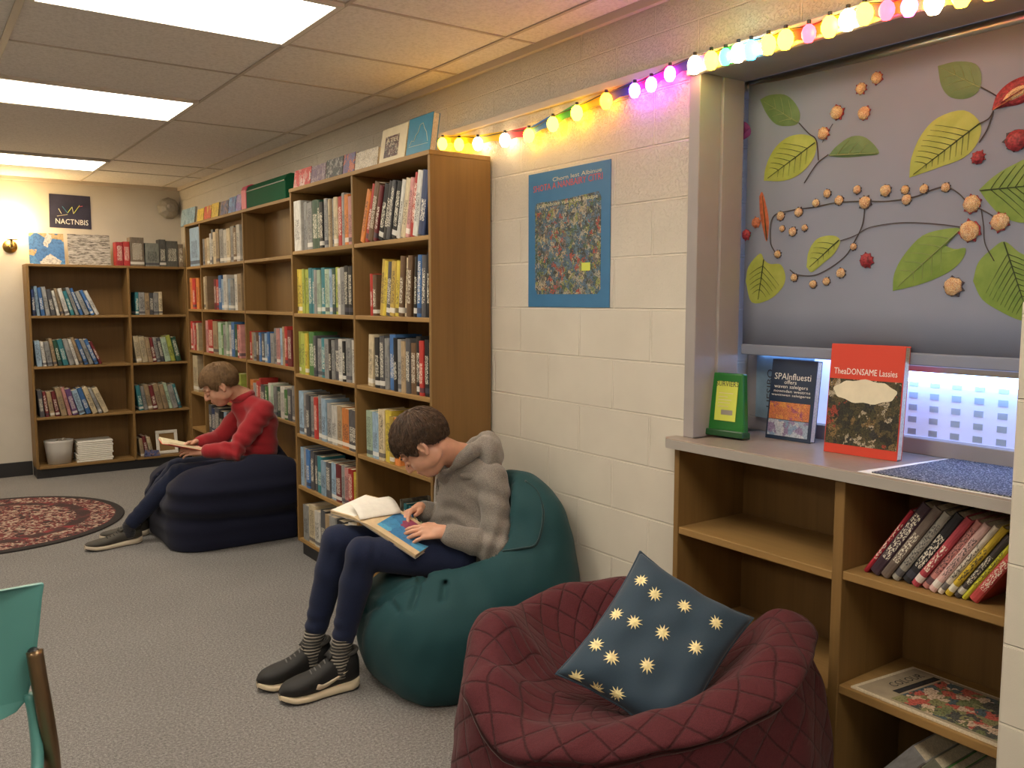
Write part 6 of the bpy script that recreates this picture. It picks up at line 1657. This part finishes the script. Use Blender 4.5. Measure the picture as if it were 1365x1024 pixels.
# cushion with gold suns
def cushion():
    e1 = V3(.170, -.262, -.150); e2 = V3(-.335, -.045, -.255); tl = V3(1.655, 1.715, .772)
    w1, w2 = np.linalg.norm(e1), np.linalg.norm(e2); x_ = unit(e1); y_ = unit(e2-x_*(e2@x_)); n_ = np.cross(x_, y_)
    if n_[2] < 0: n_ = -n_
    cen = tl+(e1+e2)/2
    pt = lambda u, v, s_: None
    n = 41; faces = []; pts = {}
    b = MB()
    def pos(u, v, sg):
        pu = u*(1-.10*(1-abs(v)**2)*abs(u)**4) if True else u; pv = v*(1-.10*(1-abs(u)**2)*abs(v)**4)
        th = .062*((1-u**4)*(1-v**4))**.55
        wr = .004*math.sin(9*u+4*v)*math.sin(5*v-2*u)*(1-abs(u)**6)
        return cen+e1*.5*pu+e2*.5*pv+n_*(sg*th+wr-.012*(1-u*u)*(1-v*v)*(sg > 0)*.3)
    us = np.linspace(-1, 1, n)
    for sg in (1, -1):
        g = [[pos(u, v, sg) for v in us] for u in us]; b.grid(g if sg < 0 else g[::-1])
    t = thing('cushion', 'navy blue square cushion printed with gold suns, propped on the maroon beanbag', 'cushion', cen-V3(0, 0, .2))
    M['cush'] = cloth('slate_navy_cotton', (.028, .053, .082), 900, rough=.7, namt=.1, bstr=.15, sheen=.15, fold=.25)
    o = b.build('cover', M['cush'], t, smooth=True, weld=True)
    edge = [pos(u, -1, 0) for u in us]+[pos(1, v, 0) for v in us[1:]]+[pos(u, 1, 0) for u in us[::-1][1:]]+[pos(-1, v, 0) for v in us[::-1][1:]]
    MB().tube(edge, .003, 6, cap=False).build('piping', M['cush'], t, smooth=True)
    M['gold'] = plain('gold_print', (.85, .71, .36), .4, nscale=90, namt=.25)
    F1 = lambda px, py: None
    # suns placed by their spot on the cloth (u across, v down)
    R_ = random.Random(9); k = 0
    rays = [(681, 775), (874, 0)]
    spots = []
    targets = [(853, 774), (872, 794), (911, 810), (954, 832), (819, 818), (844, 832), (882, 846), (926, 866), (793, 859), (814, 879), (861, 890), (766, 903), (792, 922), (820, 929)]
    for (px, py) in targets:
        d = ray(px, py); A_ = np.stack([e1*.5, e2*.5, -d], 1); q = np.linalg.solve(A_, EYE+0-(cen+n_*.045)); u, v = -q[0]*-1, q[1]
        u, v = q[0], q[1]
        if abs(u) > .93 or abs(v) > .93: 
            if abs(u) > 1.0 or abs(v) > 1.0: continue
        b = MB(); m_ = 22; r0 = .0105; base_a = R_.uniform(0, 1); ring = []
        for i in range(m_):
            a = 2*math.pi*i/m_+base_a; r_ = r0*(1.9+.35*R_.random()) if i % 2 else r0*.95
            du, dv = r_*math.cos(a)/(w1/2), r_*math.sin(a)/(w2/2)
            uu, vv = max(-.985, min(.985, u+du)), max(-.985, min(.985, v+dv)); ring.append(pos(uu, vv, 1)+n_*.0012)
        c_ = pos(u, v, 1)+n_*.0030
        b.add(ring+[c_], [(i, (i+1) % m_, m_) for i in range(m_)]); b.build('printed_sun', M['gold'], o)
cushion()

# ------------------------------------------------------------------ turquoise chair, bottom left
M['turq'] = plain('turquoise_plastic', (.09, .28, .265), .4, nscale=8, namt=.05); M['tube'] = plain('bronze_chair_tube', (.20, .13, .07), .3, .8)
t = thing('chair', 'turquoise plastic chair with bronze tube frame at the lower left edge', 'chair', (.075, 1.95, 0))
cy = 2.10
def ch(px, py, y=cy): return at(px, py, 'y', y)
R0 = [ch(x, y) for x, y in ((61, 783), (58, 800), (53, 850), (46, 900), (36, 935), (22, 950), (5, 958))]
xc = .075
out = [(p[0], p[2]) for p in R0]; topz = R0[0][2]+.004
full = [(2*xc-x, z) for x, z in out[::-1]]
poly = [(xc, out[-1][1]-.006)]+[o for o in out[::-1]]+[(out[0][0]-.004, topz), (xc, topz+.006)]+[(full[-1][0]+.004, topz)]+full[::-1]
poly = poly[::-1]
b = MB(); nrows = len(poly)
b.prism(poly, lambda a, c, w_: (a, w_-.03*((a-xc)/.15)**2*-1+.0, c), cy-.008, cy+.006)
b.build('backrest', M['turq'], t, bev=.006, seg=3)
def leg(sx, pts, r=.011): 
    q = [(xc+sx*(x-xc), y, z) for x, y, z in pts]
    return MB().tube(smooth_curve(q, 6), r, 12).build('leg', M['tube'], t, smooth=True)
pv_ = [ch(46, 868, cy-.02), ch(52, 905, cy-.03), ch(60, 950, cy-.035), ch(68, 1000, cy-.03), ch(74, 1060, cy-.01)]
for sx in (1, -1):
    leg(sx, [tuple(p) for p in pv_]+[(pv_[-1][0]+.02, cy+.04, .018)], .017)
    leg(sx, [(pv_[-1][0]-.01, cy-.36, .375), (pv_[-1][0], cy-.40, .2), (pv_[-1][0]+.01, cy-.43, .01)])
    q = ch(45, 872, cy-.012); q = V3(xc+sx*(q[0]-xc), q[1], q[2])
    MB().lathe([(0, -.012), (.012, -.012), (.014, 0), (.012, .012), (0, .012)], q, 14, axis='y').build('bracket', M['black'], t, smooth=True)
    MB().tube(smooth_curve([ch(40, 925, cy+.0)*V3(sx, 1, 1)+V3(xc*(1-sx), 0, 0), ch(46, 960, cy-.012)*V3(sx, 1, 1)+V3(xc*(1-sx), 0, 0), ch(50, 1020, cy-.05)*V3(sx, 1, 1)+V3(xc*(1-sx), 0, 0), V3(xc+sx*.08, cy-.12, .40)], 5), .021, 10, flat=.6).build('strut', M['turq'], t, smooth=True)
    MB().tube([(pv_[-1][0]*sx+xc*(1-sx), cy-.015, .375), (pv_[-1][0]*sx+xc*(1-sx)-.01*sx, cy-.36, .375)], .011, 10).build('seat_rail', M['tube'], t, smooth=True)
P = [[(xc+u*.17*(1-.12*v), cy-.07-.36*v, .40+.012*u*u-.02*math.sin(v*3.1)-.03*max(0, v-.85)*6*.2) for u in np.linspace(-1, 1, 15)] for v in np.linspace(0, 1, 13)]
o = MB().grid(P).build('seat', M['turq'], t, smooth=True); so = o.modifiers.new('thickness', 'SOLIDIFY'); so.thickness = .012
sc.view_settings.view_transform = 'Standard'; sc.view_settings.look = 'None'; sc.view_settings.gamma = 1; sc.view_settings.use_curve_mapping = False
sc.view_settings.exposure = 0.42
w = bpy.data.worlds.new('world'); sc.world = w; w.use_nodes = True
w.node_tree.nodes['Background'].inputs[0].default_value = (.35, .45, .7, 1); w.node_tree.nodes['Background'].inputs[1].default_value = .3
